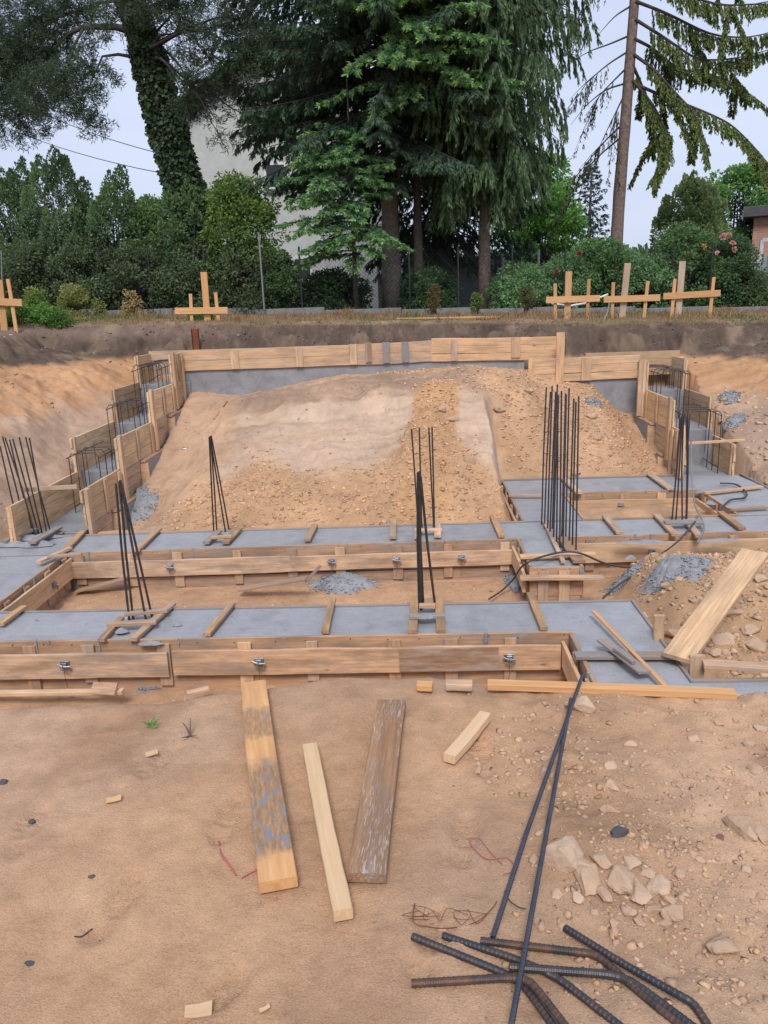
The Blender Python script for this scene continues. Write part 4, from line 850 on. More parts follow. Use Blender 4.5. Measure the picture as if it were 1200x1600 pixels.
for dx, dz, dy in ((-.03,.05,.01),(.0,.06,.02),(.035,.02,-.02),(-.02,.02,-.03)): tw.tube([p, p+Vector((dx*.5,dy,dz*.7)), p+Vector((dx,dy*1.5,dz))], [.004,.003,.0015], 5)
tag(tw.build('dry_twig', BARK), 'dry reddish twig with a few prongs on the left sand', 'twig')
sp = thing('steel_post', 'rusty steel section standing on the back bank at the left', 'post', (ony(307,545,14.3))[:])
q = ony(307,545,14.3); b = MB(); b.box(q.x-.055,q.x+.055,q.y-.004,q.y+.004,q.z-.2,q.z+.36,.001); b.build('web', RUST, sp)
for sx_ in (-1,1): b = MB(); b.box(min(q.x+sx_*.055,q.x+sx_*.061),max(q.x+sx_*.055,q.x+sx_*.061),q.y-.05,q.y+.05,q.z-.2,q.z+.36,.001); b.build('flange', RUST, sp)
# stones that are bits of plastic and litter
for lab, px, py, zz, s, mt in (('white crumpled bit of plastic on the left slope of the mound', 290,714,-.6,.05,plain('litter', (.75,.75,.76), .5)),('white crumpled sheet on the right bank under the dark soil', 1118,603,.2,.11,plain('litter_grey', (.6,.6,.62), .5))):
    p = onz(px, py, zz); V, Fc = hull(14, .4, int(px), 2); o = mesh_np('litter', V*np.array([s,s*.8,s*.6])+np.array([p.x,p.y,hz(p.x,p.y)+s*.2]), Fc, mt); tag(o, lab, 'litter')
# ------------------------------------------------------------------ batter boards
def batter(label, Yd, tall, smalls, bar, pale=False):
    tx = tall[0][0]; base = ony(*tall[1], Yd); base.z = hz(base.x, Yd); t = thing('batter_board', label, 'batter board', base[:], 'batter boards on the upper edge of the pit')
    q = ony(*tall[0], Yd); pb = ony(*tall[1], Yd); pb.z = hz(pb.x, Yd)-.2; board('tall_stake', pb+Vector((0,.03,0)), q+Vector((0,.03,0)), .125, .03, (0,-1,0), W_PALE if pale else W_STK, t, 3)
    for (a, c) in smalls:
        q = ony(*a, Yd); pb = ony(*c, Yd); pb.z = hz(pb.x, Yd)-.2; board('stake', pb+Vector((0,.0,0)), q, .065, .03, (0,-1,0), W_STK, t, 3)
    q = ony(*bar[0], Yd-.03); r = ony(*bar[1], Yd-.03); board('crossbar', q, r, .125, .028, (0,-1,0), W_STK, t, 3)
batter('batter board standing alone behind the left end of the back wall', 15.6, ((318,425),(325,509)), [((298,459),(300,507)),((337,457),(343,509))], ((274,486),(356,485)))
batter('batter board cut off by the left edge of the photo above green weeds', 14.2, ((-2,437),(3,500)), [((13,436),(22,490)),((-30,440),(-28,500))], ((-40,470),(35,473)))
batter('batter board with a white pipe behind, leftmost of the right three', 15.8, ((889,424),(886,500)), [((867,443),(868,502)),((920,436),(917,498))], ((853,469),(937,466)))
batter('batter board with a tall greyish leaning stake, middle of the right three', 16.0, ((981,411),(971,497)), [((958,441),(956,498)),((1012,439),(1005,497))], ((943,468),(1031,465)), True)
batter('batter board with the tallest stake, rightmost of the right three', 16.2, ((1067,408),(1060,488)), [((1054,436),(1048,495)),((1115,433),(1108,493))], ((1036,463),(1125,458)), True)
# ------------------------------------------------------------------ foliage
def nrmz(a): return a/np.maximum(1e-9, np.linalg.norm(a, axis=-1, keepdims=True))
class Fol:
    """many small leaf or needle faces gathered into one crown mesh"""
    def __init__(s, seed): s.c = []; s.d = []; s.L = []; s.W = []; s.col = []; s.r = np.random.default_rng(seed)
    def add(s, c, d, L, W, col):
        n = len(c); s.c.append(c); s.d.append(nrmz(d)); s.L.append(np.broadcast_to(L, (n,)).copy()); s.W.append(np.broadcast_to(W, (n,)).copy()); s.col.append(np.broadcast_to(col, (n,3)).copy())
    def build(s, name, parent):
        c = np.concatenate(s.c); d = np.concatenate(s.d); L = np.concatenate(s.L)[:,None]; W = np.concatenate(s.W)[:,None]; col = np.concatenate(s.col)
        rv = s.r.normal(size=c.shape); sd = nrmz(np.cross(d, rv)); n = len(c); k = s.r.uniform(.35,.6,(n,1))
        V = np.stack([c, c+d*L*k+sd*W*.5, c+d*L, c+d*L*k-sd*W*.5], 1).reshape(-1,3)
        F = np.arange(4*n).reshape(n,4); return mesh_np(name, V, F, M_LEAF, parent, False, np.repeat(col, 4, 0))
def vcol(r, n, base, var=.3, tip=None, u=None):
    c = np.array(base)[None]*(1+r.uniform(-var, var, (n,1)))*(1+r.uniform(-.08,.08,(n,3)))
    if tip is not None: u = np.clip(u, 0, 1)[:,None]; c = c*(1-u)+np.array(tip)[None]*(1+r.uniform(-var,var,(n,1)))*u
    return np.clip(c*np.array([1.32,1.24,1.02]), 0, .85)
def branch_pts(p0, az, L, el0, droop, n=9, up=0., r=None):
    P = [np.array(p0, float)]; el = el0
    for i in range(n):
        s = i/n; el = el0-droop*s+up*s*s; a = az+(r.uniform(-.08,.08) if r is not None else 0)
        P.append(P[-1]+np.array([math.cos(a)*math.cos(el), math.sin(a)*math.cos(el), math.sin(el)])*L/n)
    return np.array(P)
def sprig(fo, P, twL, hang, base, tip, leafL=.10, leafW=.022, gap=.11, per=26, flat=.25, s0=.12, bias=.8, tw_ang=.9, freshness=.6, spread=.55):
    """side twigs along a branch polyline, each covered with needles"""
    r = fo.r; seg = np.linalg.norm(np.diff(P, axis=0), axis=1); cum = np.concatenate([[0], np.cumsum(seg)]); L = cum[-1]
    k = max(4, int(L/gap)); u = np.linspace(s0, 1, k); u = np.clip(u+r.uniform(-.5,.5,k)/k, s0*.6, 1); side = np.where(np.arange(k) % 2, 1., -1.)
    x = np.stack([np.interp(u*L, cum, P[:,j]) for j in range(3)], -1)
    u2 = np.clip(u+.02, 0, 1); x2 = np.stack([np.interp(u2*L, cum, P[:,j]) for j in range(3)], -1); u3 = np.clip(u-.02,0,1); x3 = np.stack([np.interp(u3*L, cum, P[:,j]) for j in range(3)], -1)
    t = nrmz(x2-x3); sd = nrmz(np.cross(t, np.array([0,0,1.])+r.normal(0,.12,(k,3)))); a = tw_ang*(1+r.uniform(-.25,.25,k))
    td = t*np.cos(a)[:,None]+sd*(side*np.sin(a))[:,None]+np.array([0,0,-1.])*hang*(1+r.uniform(-.4,.4,(k,1)))+r.normal(0,flat*.3,(k,3)); td = nrmz(td)
    tl = twL*(1-.62*u**1.5)*(.45+.55*np.clip(u/.3,0,1))*(1+r.uniform(-.3,.3,k))
    n = k*per; ti = np.repeat(np.arange(k), per); v = r.uniform(0,1,n)**bias
    sag = -hang*.35*(v**2)*tl[ti]
    c = x[ti]+td[ti]*(v*tl[ti])[:,None]; c[:,2] += sag
    d = td[ti]*.75+nrmz(r.normal(size=(n,3)))*spread*np.array([1,1,.6])[None]; d[:,2] -= hang*.5
    w = np.clip((v-(.55 if freshness < .9 else .35))/.45, 0, 1)*np.clip(.35+.65*u[ti], 0, 1)*freshness
    c = c+r.normal(0,.012,(n,3))
    fo.add(c, d, leafL*(1+r.uniform(-.35,.35,n)), leafW, vcol(r, n, base, .32, tip, w))
    return x, td, tl
def trunk(name, P, r0, r1, mat, parent, n=12):
    b = MB(); m = len(P); Q = []; rs = []
    for i in range((m-1)*6+1):
        f = i/6; j = min(int(f), m-2); u = f-j; Q.append(Vector(P[j]).lerp(Vector(P[j+1]), u)); k = i/((m-1)*6); rs.append((r0*(1-k)+r1*k)*(1+.25*math.exp(-k*m*3)+random.uniform(-.03,.03)))
    b.tube(Q, rs, n); return b.build(name, mat, parent, None, True)
def limbs(name, lines, parent, mat):
    b = MB()
    for P, r0 in lines:
        k = len(P); b.tube([Vector(p) for p in P], [r0*(1-.85*i/(k-1)) for i in range(k)], 6)
    return b.build(name, mat, parent, None, True)
def spruce(label, px, py, Yd, H, r0, dens, Lmax, h0, h1, hang, base, tip, seed, cat='tree', name='spruce_tree', prof=None, twL=.55, azf=None, lean=0., per=26, el=(.1,-.25), droop=.5, up=.5, leafL=.10, leafW=.024, bark=None, fresh=.5, gap=.11, grp=None, spread=.55):
    fo = Fol(seed); r = fo.r; p = ony(px, py, Yd); z0 = hz(p.x, Yd)-.1; t = thing(name, label, cat, (p.x, Yd, z0), grp)
    trunk('trunk', [(p.x,Yd,z0),(p.x+lean*.5,Yd,z0+H*.5),(p.x+lean,Yd,z0+H)], r0, r0*.12, bark or BARK, t)
    lines = []
    n = dens
    for i in range(n):
        k = (i+r.uniform(0,1))/n; h = h0+(h1-h0)*k; hh = (h-h0)/max(.1, H-h0); L = Lmax*(prof(h) if prof else (1-hh)**.8)*(r.uniform(.72,1.1))
        az = i*2.399+r.uniform(-.3,.3)
        if azf is not None:
            az = azf(h, r)
            if az is None: continue
        P = branch_pts((p.x+lean*h/H, Yd, z0+h), az, L, el[0]+(el[1]-el[0])*(1-hh)+r.uniform(-.12,.12), droop*r.uniform(.6,1.3), 9, up, r)
        lines.append((P, .008+.008*L)); sprig(fo, P, twL*min(1, .4+L/4), hang, base, tip, leafL, leafW, gap, per, freshness=fresh, spread=spread)
    limbs('limbs', lines, t, BARK_D); fo.build('crown', t); return t, z0
DKG = (.075,.130,.10); MDG = (.035,.070,.035); OLV = (.11,.155,.06)
# big middle spruce, the drooping spruce right of it, the dark ivy clad trunk between them
spruce('huge dark spruce in the middle, its bare pale trunk showing low down', 613, 455, 21.6, 15, .25, 200, 4.0, 3.7, 12.5, .55, DKG, (.10,.18,.10), 1, bark=BARK_P, prof=lambda h: np.interp(h, [3.5,4.1,4.9,7,10,13],[.45,.75,.95,1.,.85,.5]), per=40, leafL=.14, leafW=.040, azf=lambda h, r: r.uniform(math.pi*.75, math.pi*1.95) if r.uniform() < .75 else r.uniform(0, 6.28))
spruce('tall drooping spruce with a reddish straight trunk, right of the middle', 757, 455, 20.8, 15, .15, 190, 2.5, 3.1, 12.5, 1.5, (.085,.145,.088), (.16,.26,.13), 2, bark=BARK, prof=lambda h: np.interp(h, [3.,3.6,4.6,6,9,13],[.45,.68,.88,.98,1.,.6]), twL=.85, per=50, droop=.75, up=.5, leafL=.14, leafW=.036, gap=.12)
spruce('dark spruce behind, filling the gap between the two big spruces', 690, 440, 23.5, 16, .3, 130, 3.3, 1.8, 12, .9, (.040,.066,.052), (.07,.11,.07), 3, prof=lambda h: np.interp(h, [1,2,4,8,12],[.5,.75,.9,1.,.7]), bark=BARK_D, per=34, leafL=.16, leafW=.04, gap=.14)
# fir with fresh bright tips reaching forward
def fir_az(h, r): return r.uniform(math.pi*.95, math.pi*1.75)
spruce('fir with bright green fresh tips low in front of the big spruce', 556, 462, 20.3, 6.0, .07, 50, 2.1, 1.5, 4.4, .12, (.085,.19,.11), (.24,.45,.20), 4, name='fir_tree', azf=fir_az, prof=lambda h: np.interp(h, [.9,1.6,2.4,3.4,4.6],[.35,.75,.9,.8,.4]), el=(.25,-.05), droop=.55, up=.1, leafL=.10, leafW=.034, per=40, fresh=.95, twL=.5, gap=.10, spread=.75)
def fir_az2(h, r): return r.uniform(math.pi*1.2, math.pi*1.8)
spruce('tall fir whose bright boughs hang in front at upper middle', 655, 458, 20.7, 11, .13, 60, 3.3, 5.2, 8.8, .12, (.085,.19,.105), (.24,.45,.19), 5, name='fir_tree', azf=fir_az2, prof=lambda h: np.interp(h, [4.4,5.6,6.5,8.6],[.4,.85,1.,.5]), el=(.25,-.05), droop=.6, up=.1, leafL=.10, leafW=.034, per=40, fresh=.95, twL=.5, bark=BARK_D, spread=.75)
# small far fir and behind
spruce('bluish fir standing far behind between the two right trunks', 918, 440, 36, 5.9, .16, 70, 1.7, .4, 5.9, .35, (.045,.085,.085), (.07,.12,.11), 6, name='fir_tree', leafL=.14, leafW=.05, twL=.5, per=16, prof=lambda h: (1-h/6.1)**.75, el=(.5,.05), droop=.3, up=.2, spread=.7)
# sparse spruce on the right, bough by bough
def bough(fo, pts, Yd, twL, base, tip, lines, r0, hang=1.9, per=40, gap=.085, jit=.25, s0=.12, leafW=.022):
    P = []; n = len(pts); k0 = fo.r.uniform(-1,1)
    for i, (a, b_) in enumerate(pts): P.append(ony(a, b_, Yd+jit*k0*i/n*3)[:])
    P = np.array(P); u = np.linspace(0, n-1, (n-1)*4+1); Q = np.stack([np.interp(u, np.arange(n), P[:,j]) for j in range(3)], -1)
    for _ in range(2): Q[1:-1] = (Q[:-2]+2*Q[1:-1]+Q[2:])/4
    lines.append((Q, r0)); 
    if twL:
        m_ = len(Q); twL *= fo.r.uniform(.7,1.15); hang *= fo.r.uniform(.65,1.2)
        for kk in range(4):
            i0 = int(m_*fo.r.uniform(.25,.85)); dd = Q[min(i0+1,m_-1)]-Q[i0]; dd = dd/np.linalg.norm(dd)+fo.r.normal(0,.45,3)+np.array([0,0,-.45]); L2 = fo.r.uniform(.35,.85)
            P2 = np.stack([Q[i0]+dd*L2*q_/5+np.array([0,0,-.22*L2*(q_/5)**2]) for q_ in range(6)]); lines.append((P2, .014)); sprig(fo, P2, twL*.6, hang*.8, base, tip, .08, leafW, gap*1.2, int(per*.7), s0=.15, freshness=.6, spread=.8)
    if twL: sprig(fo, Q, twL, hang, base, tip, .085, leafW, gap, per, s0=s0, tw_ang=1.0, freshness=.6)
fo = Fol(8); lines = []; p = ony(958, 455, 21.0); z0 = hz(p.x,21)-.1
t = thing('spruce_tree', 'sparse spruce with a tall bare trunk and hanging mossy boughs at the right', 'tree', (p.x,21,z0))
trunk('trunk', [(p.x,21,z0), ony(968,300,21)[:], ony(978,180,21)[:], ony(990,20,21)[:], ony(1000,-150,21)[:], ony(1006,-330,21)[:]], .165, .08, BARK, t)
for pts, tw in (([(993,2),(1040,20),(1110,55),(1170,60),(1240,40)],.42),([(992,30),(1040,60),(1090,95),(1150,92),(1230,70)],.5),([(990,60),(1020,75),(1060,110),(1100,112),(1150,130),(1168,155)],.45),
    ([(990,85),(1022,108),(1050,140),(1085,175),(1100,215),(1106,252)],.55),([(988,125),(1018,160),(1040,200),(1044,235),(1020,278)],.55),([(990,130),(1035,150),(1090,170),(1140,192),(1172,222),(1215,272)],.48),
    ([(998,-40),(1050,-20),(1120,10),(1200,5),(1260,20)],.5),([(1000,-90),(1060,-70),(1140,-30),(1230,-30)],.5),([(988,100),(1010,150),(1024,200),(1018,240)],.4)):
    bough(fo, pts, 20.9, tw*.78, OLV, (.22,.31,.11), lines, .04, hang=1.5, per=60, gap=.05, leafW=.030, jit=.6)
for pts, tw in (([(985,55),(950,70),(920,80),(885,102)],0),([(982,80),(950,100),(915,130),(895,165)],.32),([(978,130),(945,140),(915,165),(892,195)],0),([(972,195),(940,225),(905,270),(885,292)],0.12),([(985,10),(960,25),(930,60)],0),
    ([(980,105),(960,125),(935,150),(925,180)],.34),([(975,150),(962,175),(958,215)],.3),([(970,215),(945,235),(915,265),(893,300),(880,330)],.14),([(986,-30),(950,-30),(915,0),(890,60)],.3)):
    bough(fo, pts, 21.1, tw, (.05,.06,.025), (.08,.09,.04), lines, .025, per=18, gap=.14, s0=.3)
limbs('limbs', lines, t, BARK_D); fo.build('crown', t)
# leaning pine clad in ivy at the left
fo = Fol(9); t = thing('pine_tree', 'leaning pine clad in dark ivy with open needle tufts at upper left', 'tree', ony(318,440,21)[:]); r = fo.r; lines = []
axis_px = [(320,445),(300,330),(268,225),(240,120),(205,0),(175,-140),(160,-260)]; AX = [ony(a,b_,21.)[:] for a, b_ in axis_px]
trunk('trunk', AX, .34, .14, BARK_D, t)
iv = Fol(10); A = np.array(AX); n = 15000; u = iv.r.uniform(0, 4.4, n); C0 = np.stack([np.interp(u, np.arange(7), A[:,j]) for j in range(3)], -1); th = iv.r.uniform(0, 6.28, n)
lumpy = .40+.10*fbm(u*2.1, th*.9, 1.3, 3, 4)+.12*iv.r.uniform(0,1,n)**3*(u < 3.4); out_ = np.stack([np.cos(th), np.sin(th), th*0], -1); C1 = C0+out_*(lumpy*(1.12-.09*u))[:,None]
iv.add(C1, out_*.6+np.array([0,0,-.8])+iv.r.normal(0,.4,(n,3)), .12, .10, vcol(iv.r, n, (.06,.10,.065), .45)); iv.build('ivy', t)
def tufts(fo, px, py, Yd, rx, ry, rd, n, k=26, L=.12, base=(.03,.05,.035), src=None, lines=None):
    c = ony(px, py, Yd); sc = Yd/FPX; r = fo.r
    d = nrmz(r.normal(size=(n,3)))*(r.uniform(0,1,(n,1))**.45)*np.array([rx*sc, rd, ry*sc]); cc = np.array(c[:])+d
    if src is not None:
        s = np.array(ony(*src, Yd)[:]); m = s*.35+np.array(c[:])*.65; lines.append((np.array([s, (s+m)/2+np.array([0,0,.12]), m, np.array(c[:])]), .035))
        for q in cc[::3]:
            a = m+(np.array(c[:])-m)*r.uniform(0,1); mid = (a+q)/2+np.array([0,0,r.uniform(-.1,.1)]); lines.append((np.array([a, mid, q]), .009))
    dr = nrmz(r.normal(size=(n*k,3))+np.repeat(nrmz(d+np.array([0,0,.2])), k, 0)*.5); base_c = np.repeat(cc, k, 0)+r.normal(0,.05,(n*k,3))
    fo.add(base_c, dr, L*(1+r.uniform(-.3,.3,n*k)), .020, vcol(r, n*k, base, .35))
for px,py,rx,ry,n,src in ((40,40,75,45,210,(205,0)),(110,20,60,40,110,(205,0)),(30,120,65,50,210,(120,48)),(90,150,65,42,170,(130,45)),(25,185,55,38,120,(80,78)),(140,110,45,30,60,(150,95)),(0,90,60,60,160,(80,75)),(70,90,60,40,130,(120,48)),
    (140,190,28,20,26,(100,150)),(190,30,50,40,70,(205,10)),(290,40,45,45,70,(235,75)),(330,95,50,45,80,(290,50)),(300,140,45,40,60,(245,90)),(375,135,50,35,70,(300,130)),(320,165,45,26,36,(260,80)),(395,185,36,26,30,(300,140)),(345,215,26,14,8,(300,140)),
    (260,10,60,30,80,(205,0)),(370,30,55,40,90,(235,75)),(60,-40,90,50,160,(190,-50)),(300,-40,90,50,160,(190,-50)),(296,160,26,30,18,(250,90)),(410,90,40,50,80,(290,45))):
    tufts(fo, px, py, 20.6+r.uniform(-.5,.9), rx, ry, 1.1, int(n*1.5), 24, .13, (.058,.092,.064), src, lines)
for pts, r0 in (([(212,50),(180,42),(130,42),(105,55),(78,85)],.10),([(215,90),(185,85),(160,88),(148,115),(138,140)],.045),([(238,75),(262,60),(300,42),(345,25)],.08),([(243,82),(275,110),(305,140),(340,190)],.04),([(250,170),(268,190)],.03),([(190,-20),(120,-30),(40,10)],.09),([(235,60),(262,30),(285,5)],.04)):
    P = np.array([ony(a,b_,20.9)[:] for a,b_ in pts]); lines.append((P, r0))
limbs('limbs', lines, t, BARK_D); fo.build('crown', t)
# leafy bushes and trees
def bushy(label, px, py_top, Yd, wpx, seed, base, tip, nl=15000, leaf=.085, name='shrub', cat='shrub', depth=1.0, pz=None, clumps=70, grp=None, shape=1., z0=None, low=.0, droop=.2, plume=False):
    fo = Fol(seed); r = fo.r; top = ony(px, py_top, Yd); zb = hz(top.x, Yd)-.05 if z0 is None else z0; H = top.z-zb; W = wpx/FPX*Yd/2
    t = thing(name, label, cat, (top.x, Yd, zb), grp); per = nl//clumps; lines = []
    for i in range(clumps):
        k = low+(1-low)*r.uniform(0,1)**.9; wr = math.sqrt(max(.04, 1-(max(0, k-.42)/.60)**2))**shape*(.75+.25*min(1, k/.2)); a = r.uniform(0, 6.28); q = r.uniform(.25,1)**.5
        c = np.array([top.x+math.cos(a)*W*wr*q*.9, Yd+math.sin(a)*depth*wr*q, zb+H*k*.95]); s = W*r.uniform(.16,.34)+.06
        s = min(s, .42)
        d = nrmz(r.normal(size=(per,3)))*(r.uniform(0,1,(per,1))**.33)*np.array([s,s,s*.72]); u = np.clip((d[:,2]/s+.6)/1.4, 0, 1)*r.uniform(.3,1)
        if plume:
            ax = np.array([math.cos(a)*.35, math.sin(a)*.35, 1.]); hgt = r.uniform(0,1,per); rad = (.72*s)*(1-hgt**1.3)+.02
            d = nrmz(r.normal(size=(per,3))*np.array([1,1,.2]))*rad[:,None]+ax[None]*(hgt*s*1.7-s*.6)[:,None]; u = np.clip(hgt, 0, 1)*r.uniform(.4,1)
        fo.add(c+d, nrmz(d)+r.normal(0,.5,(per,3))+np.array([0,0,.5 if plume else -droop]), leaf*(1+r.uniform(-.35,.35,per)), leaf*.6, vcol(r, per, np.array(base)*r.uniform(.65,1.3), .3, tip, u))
        root = np.array([top.x+r.uniform(-.12,.12)*W, Yd+r.uniform(-.1,.1), zb]); mid = (root+c)/2+np.array([0,0,.1*H]); lines.append((np.array([root, mid, c]), .018+.012*W))
    limbs('stems', lines, t, BARK_D); fo.build('crown', t); return t
G1 = (.095,.17,.10); G2 = (.115,.22,.095); Y1 = (.085,.145,.045)
HG = 'dense green shrubs of the hedge behind the fence at the left'
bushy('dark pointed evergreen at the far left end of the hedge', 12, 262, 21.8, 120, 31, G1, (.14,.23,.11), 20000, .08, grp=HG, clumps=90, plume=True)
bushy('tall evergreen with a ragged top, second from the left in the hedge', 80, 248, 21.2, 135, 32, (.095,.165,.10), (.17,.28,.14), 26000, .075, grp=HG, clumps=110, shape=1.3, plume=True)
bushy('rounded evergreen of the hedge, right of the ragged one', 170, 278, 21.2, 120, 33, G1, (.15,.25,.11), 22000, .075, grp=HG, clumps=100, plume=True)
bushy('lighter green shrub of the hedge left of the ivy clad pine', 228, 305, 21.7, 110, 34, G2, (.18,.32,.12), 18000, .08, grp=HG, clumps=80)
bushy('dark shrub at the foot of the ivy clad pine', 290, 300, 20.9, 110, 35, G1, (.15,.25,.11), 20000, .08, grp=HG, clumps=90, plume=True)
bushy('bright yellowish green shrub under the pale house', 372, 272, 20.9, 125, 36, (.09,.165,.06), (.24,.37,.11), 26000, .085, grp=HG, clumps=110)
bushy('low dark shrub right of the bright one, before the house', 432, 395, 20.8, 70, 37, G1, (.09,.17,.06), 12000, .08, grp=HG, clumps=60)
for i, (px, w_) in enumerate(((40,110),(130,110),(215,110),(300,100),(385,95))):
    bushy(('low dark undergrowth, first from the left, under the hedge','low dark undergrowth, second from the left, under the hedge','low dark undergrowth, third from the left, under the hedge','low dark undergrowth, fourth from the left, under the hedge','low dark undergrowth, rightmost, under the hedge')[i], px, 380, 20.5, w_+20, 60+i, (.085,.125,.08), (.13,.19,.10), 12000, .08, grp='undergrowth below the hedge', clumps=60)
bushy('bright green broadleaf tree behind the drooping spruce', 838, 238, 27, 150, 38, (.11,.26,.07), (.22,.46,.13), 24000, .12, name='broadleaf_tree', cat='tree', clumps=100, depth=1.6)
bushy('dark green tree behind the house and the big spruce', 540, 290, 43, 260, 39, (.045,.08,.045), (.07,.13,.06), 20000, .14, name='broadleaf_tree', cat='tree', clumps=90, depth=1.8)
bushy('olive conifer bush with a pointed top, right of the sparse spruce', 1084, 282, 24, 120, 40, (.12,.185,.09), (.26,.34,.17), 24000, .085, name='broadleaf_tree', cat='tree', clumps=100, shape=1.7, droop=.4, plume=True)
bushy('bright green rounded tree behind the brick house at the right', 1165, 258, 31, 190, 41, (.08,.18,.06), (.17,.34,.10), 26000, .13, name='broadleaf_tree', cat='tree', clumps=110, depth=1.8)
RG = 'rose and berry bushes behind the fence at the right'
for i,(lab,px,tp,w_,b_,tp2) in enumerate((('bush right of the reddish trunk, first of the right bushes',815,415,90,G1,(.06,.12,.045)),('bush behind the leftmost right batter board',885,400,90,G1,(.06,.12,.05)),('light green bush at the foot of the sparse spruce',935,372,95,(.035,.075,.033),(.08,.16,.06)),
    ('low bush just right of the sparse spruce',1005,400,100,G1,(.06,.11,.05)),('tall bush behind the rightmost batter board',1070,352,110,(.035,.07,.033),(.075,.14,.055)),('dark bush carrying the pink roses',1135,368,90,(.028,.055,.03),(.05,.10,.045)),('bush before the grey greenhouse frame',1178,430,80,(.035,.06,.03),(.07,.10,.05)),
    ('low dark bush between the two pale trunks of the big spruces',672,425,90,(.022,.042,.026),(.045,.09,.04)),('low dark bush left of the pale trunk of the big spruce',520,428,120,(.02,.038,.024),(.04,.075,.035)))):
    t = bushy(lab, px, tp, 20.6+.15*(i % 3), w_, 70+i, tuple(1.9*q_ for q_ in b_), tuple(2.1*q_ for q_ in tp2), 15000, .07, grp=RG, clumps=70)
    if 'pink' in lab or 'rightmost' in lab or 'sparse' in lab:
        fl_ = Fol(90+i); pts = {4: [(1100,385,.05,(.55,.35,.12))], 5: [(1130,370,.09,(.62,.30,.36)),(1138,368,.08,(.62,.30,.36)),(1145,380,.06,(.6,.33,.36)),(1148,390,.06,(.5,.3,.28)),(1120,395,.04,(.6,.4,.4))]}.get(i, [(905,395,.04,(.4,.08,.1)),(960,415,.04,(.4,.1,.1)),(870,425,.04,(.4,.06,.08))])
        for a, c_, s_, cc in pts:
            q = np.array(ony(a, c_, 20.1)[:]); n = 60; s_ *= .62; n = 36; d = nrmz(fl_.r.normal(size=(n,3)))*s_; fl_.add(q+d, d+fl_.r.normal(0,.03,(n,3)), .05, .05, vcol(fl_.r, n, cc, .2))
        fl_.build('flowers', t)
# backdrop of far trees closing the gaps low down
far = Fol(120); r = far.r; n = 60000; xs = r.uniform(-40, 40, n); ys = 44+r.uniform(0, 6, n); top = 2.2+1.6*(fbm(xs, ys*0, .12, 4, 5)+.6); zs_ = 1.2+r.uniform(0,1,n)*np.clip(top, .6, 6)
far.add(np.stack([xs,ys,zs_],-1), r.normal(0,1,(n,3)), .5, .32, vcol(r, n, (.11,.18,.09), .4)); o = far.build('far_wood', None); tag(o, 'far belt of green trees closing the view behind the gardens', 'wood', None, 'stuff')
# small planted things before the kerb
def sapling(label, px, py_t, py_b, Yd, base, tip, wpx, seed, nl=900, leaf=.045, cat='sapling', name='sapling'):
    return bushy(label, px, py_t, Yd, wpx, seed, base, tip, nl, leaf, name, cat, wpx/FPX*Yd/2, clumps=18)
sapling('brown columnar sapling before the kerb, left of the small green one', 677, 445, 492, 18.6, (.12,.085,.04), (.19,.14,.06), 16, 201); sapling('small bright green sapling before the kerb', 745, 458, 493, 18.4, (.10,.17,.05), (.2,.28,.08), 12, 202)
sapling('reddish green sapling before the kerb, right of the small green one', 822, 446, 493, 18.4, (.09,.09,.05), (.14,.19,.07), 22, 203, 1300); sapling('pale yellowish dry plant before the hedge, right of the flowering weeds', 203, 455, 482, 18.8, (.32,.25,.14), (.42,.34,.18), 26, 204, 700, .06)
sapling('variegated yellow green plant before the hedge', 112, 448, 487, 18.5, (.14,.18,.06), (.34,.36,.14), 54, 205, 3000, .055); sapling('small pale green plant right of the variegated one', 152, 466, 487, 18.5, (.13,.18,.07), (.34,.36,.16), 16, 206, 500, .05)
sapling('green weed with yellow flower heads at the left edge bank', 52, 452, 500, 15.3, (.10,.20,.05), (.36,.38,.13), 34, 207, 2200, .05, 'weed', 'weed'); sapling('low green weeds under the left batter boards', 75, 480, 505, 15.0, (.09,.20,.05), (.14,.26,.08), 70, 208, 3500, .05, 'weed', 'weed'); sapling('green weeds at the very left edge behind the batter board', 14, 478, 505, 14.8, (.09,.20,.05), (.14,.26,.08), 60, 209, 2600, .05, 'weed', 'weed')
sapling('low green clump of weed behind the single batter board', 312, 484, 503, 16.2, (.06,.16,.04), (.1,.24,.06), 40, 210, 1500, .05, 'weed', 'weed')
# grass on the terrace
gr = Fol(130); r = gr.r; n = 42000; xs = r.uniform(-9, 9, n); ys = r.uniform(14.6, 20, n); k = r.uniform(0,1,n) < .35+.65*ss(-.2,.4,fbm(xs,ys,1.3,3,6)); xs = xs[k]; ys = ys[k]; n = len(xs)
rel_ = zter(xs,ys)-terrain(xs,ys); k = rel_ < .12; xs = xs[k]; ys = ys[k]; n = len(xs); cc = vcol(r, n, (.27,.19,.12), .45); gmask = (fbm(xs,ys,.6,2,66) > .42)[:,None]; cc = np.where(gmask, vcol(r, n, (.10,.15,.05), .3), cc)
gr.add(np.stack([xs,ys,terrain(xs,ys)-.01],-1), np.stack([r.normal(0,.5,n), r.normal(0,.5,n), np.ones(n)],-1), (.05+.10*ss(0,.5,fbm(xs,ys,2.,3,16)))*(1+r.uniform(-.5,.8,n)), .012, cc); o = gr.build('dry_grass', None); tag(o, 'dry brownish grass on the upper edge of the pit', 'grass', None, 'stuff')
# tiny plant on the near sand
pl = Fol(140); p = gz(236,1140,0); r = pl.r
for k in range(9):
    a = k*.75; q = np.array([[p.x, p.y, p.z+.004+.002*k]]); pl.add(q, np.array([[math.cos(a), math.sin(a), .5+.1*k]]), .035+.01*(k % 3), .014, vcol(r, 1, (.12,.30,.09), .2))
o = pl.build('seedling', None); tag(o, 'tiny green seedling on the near sand at the left', 'seedling')
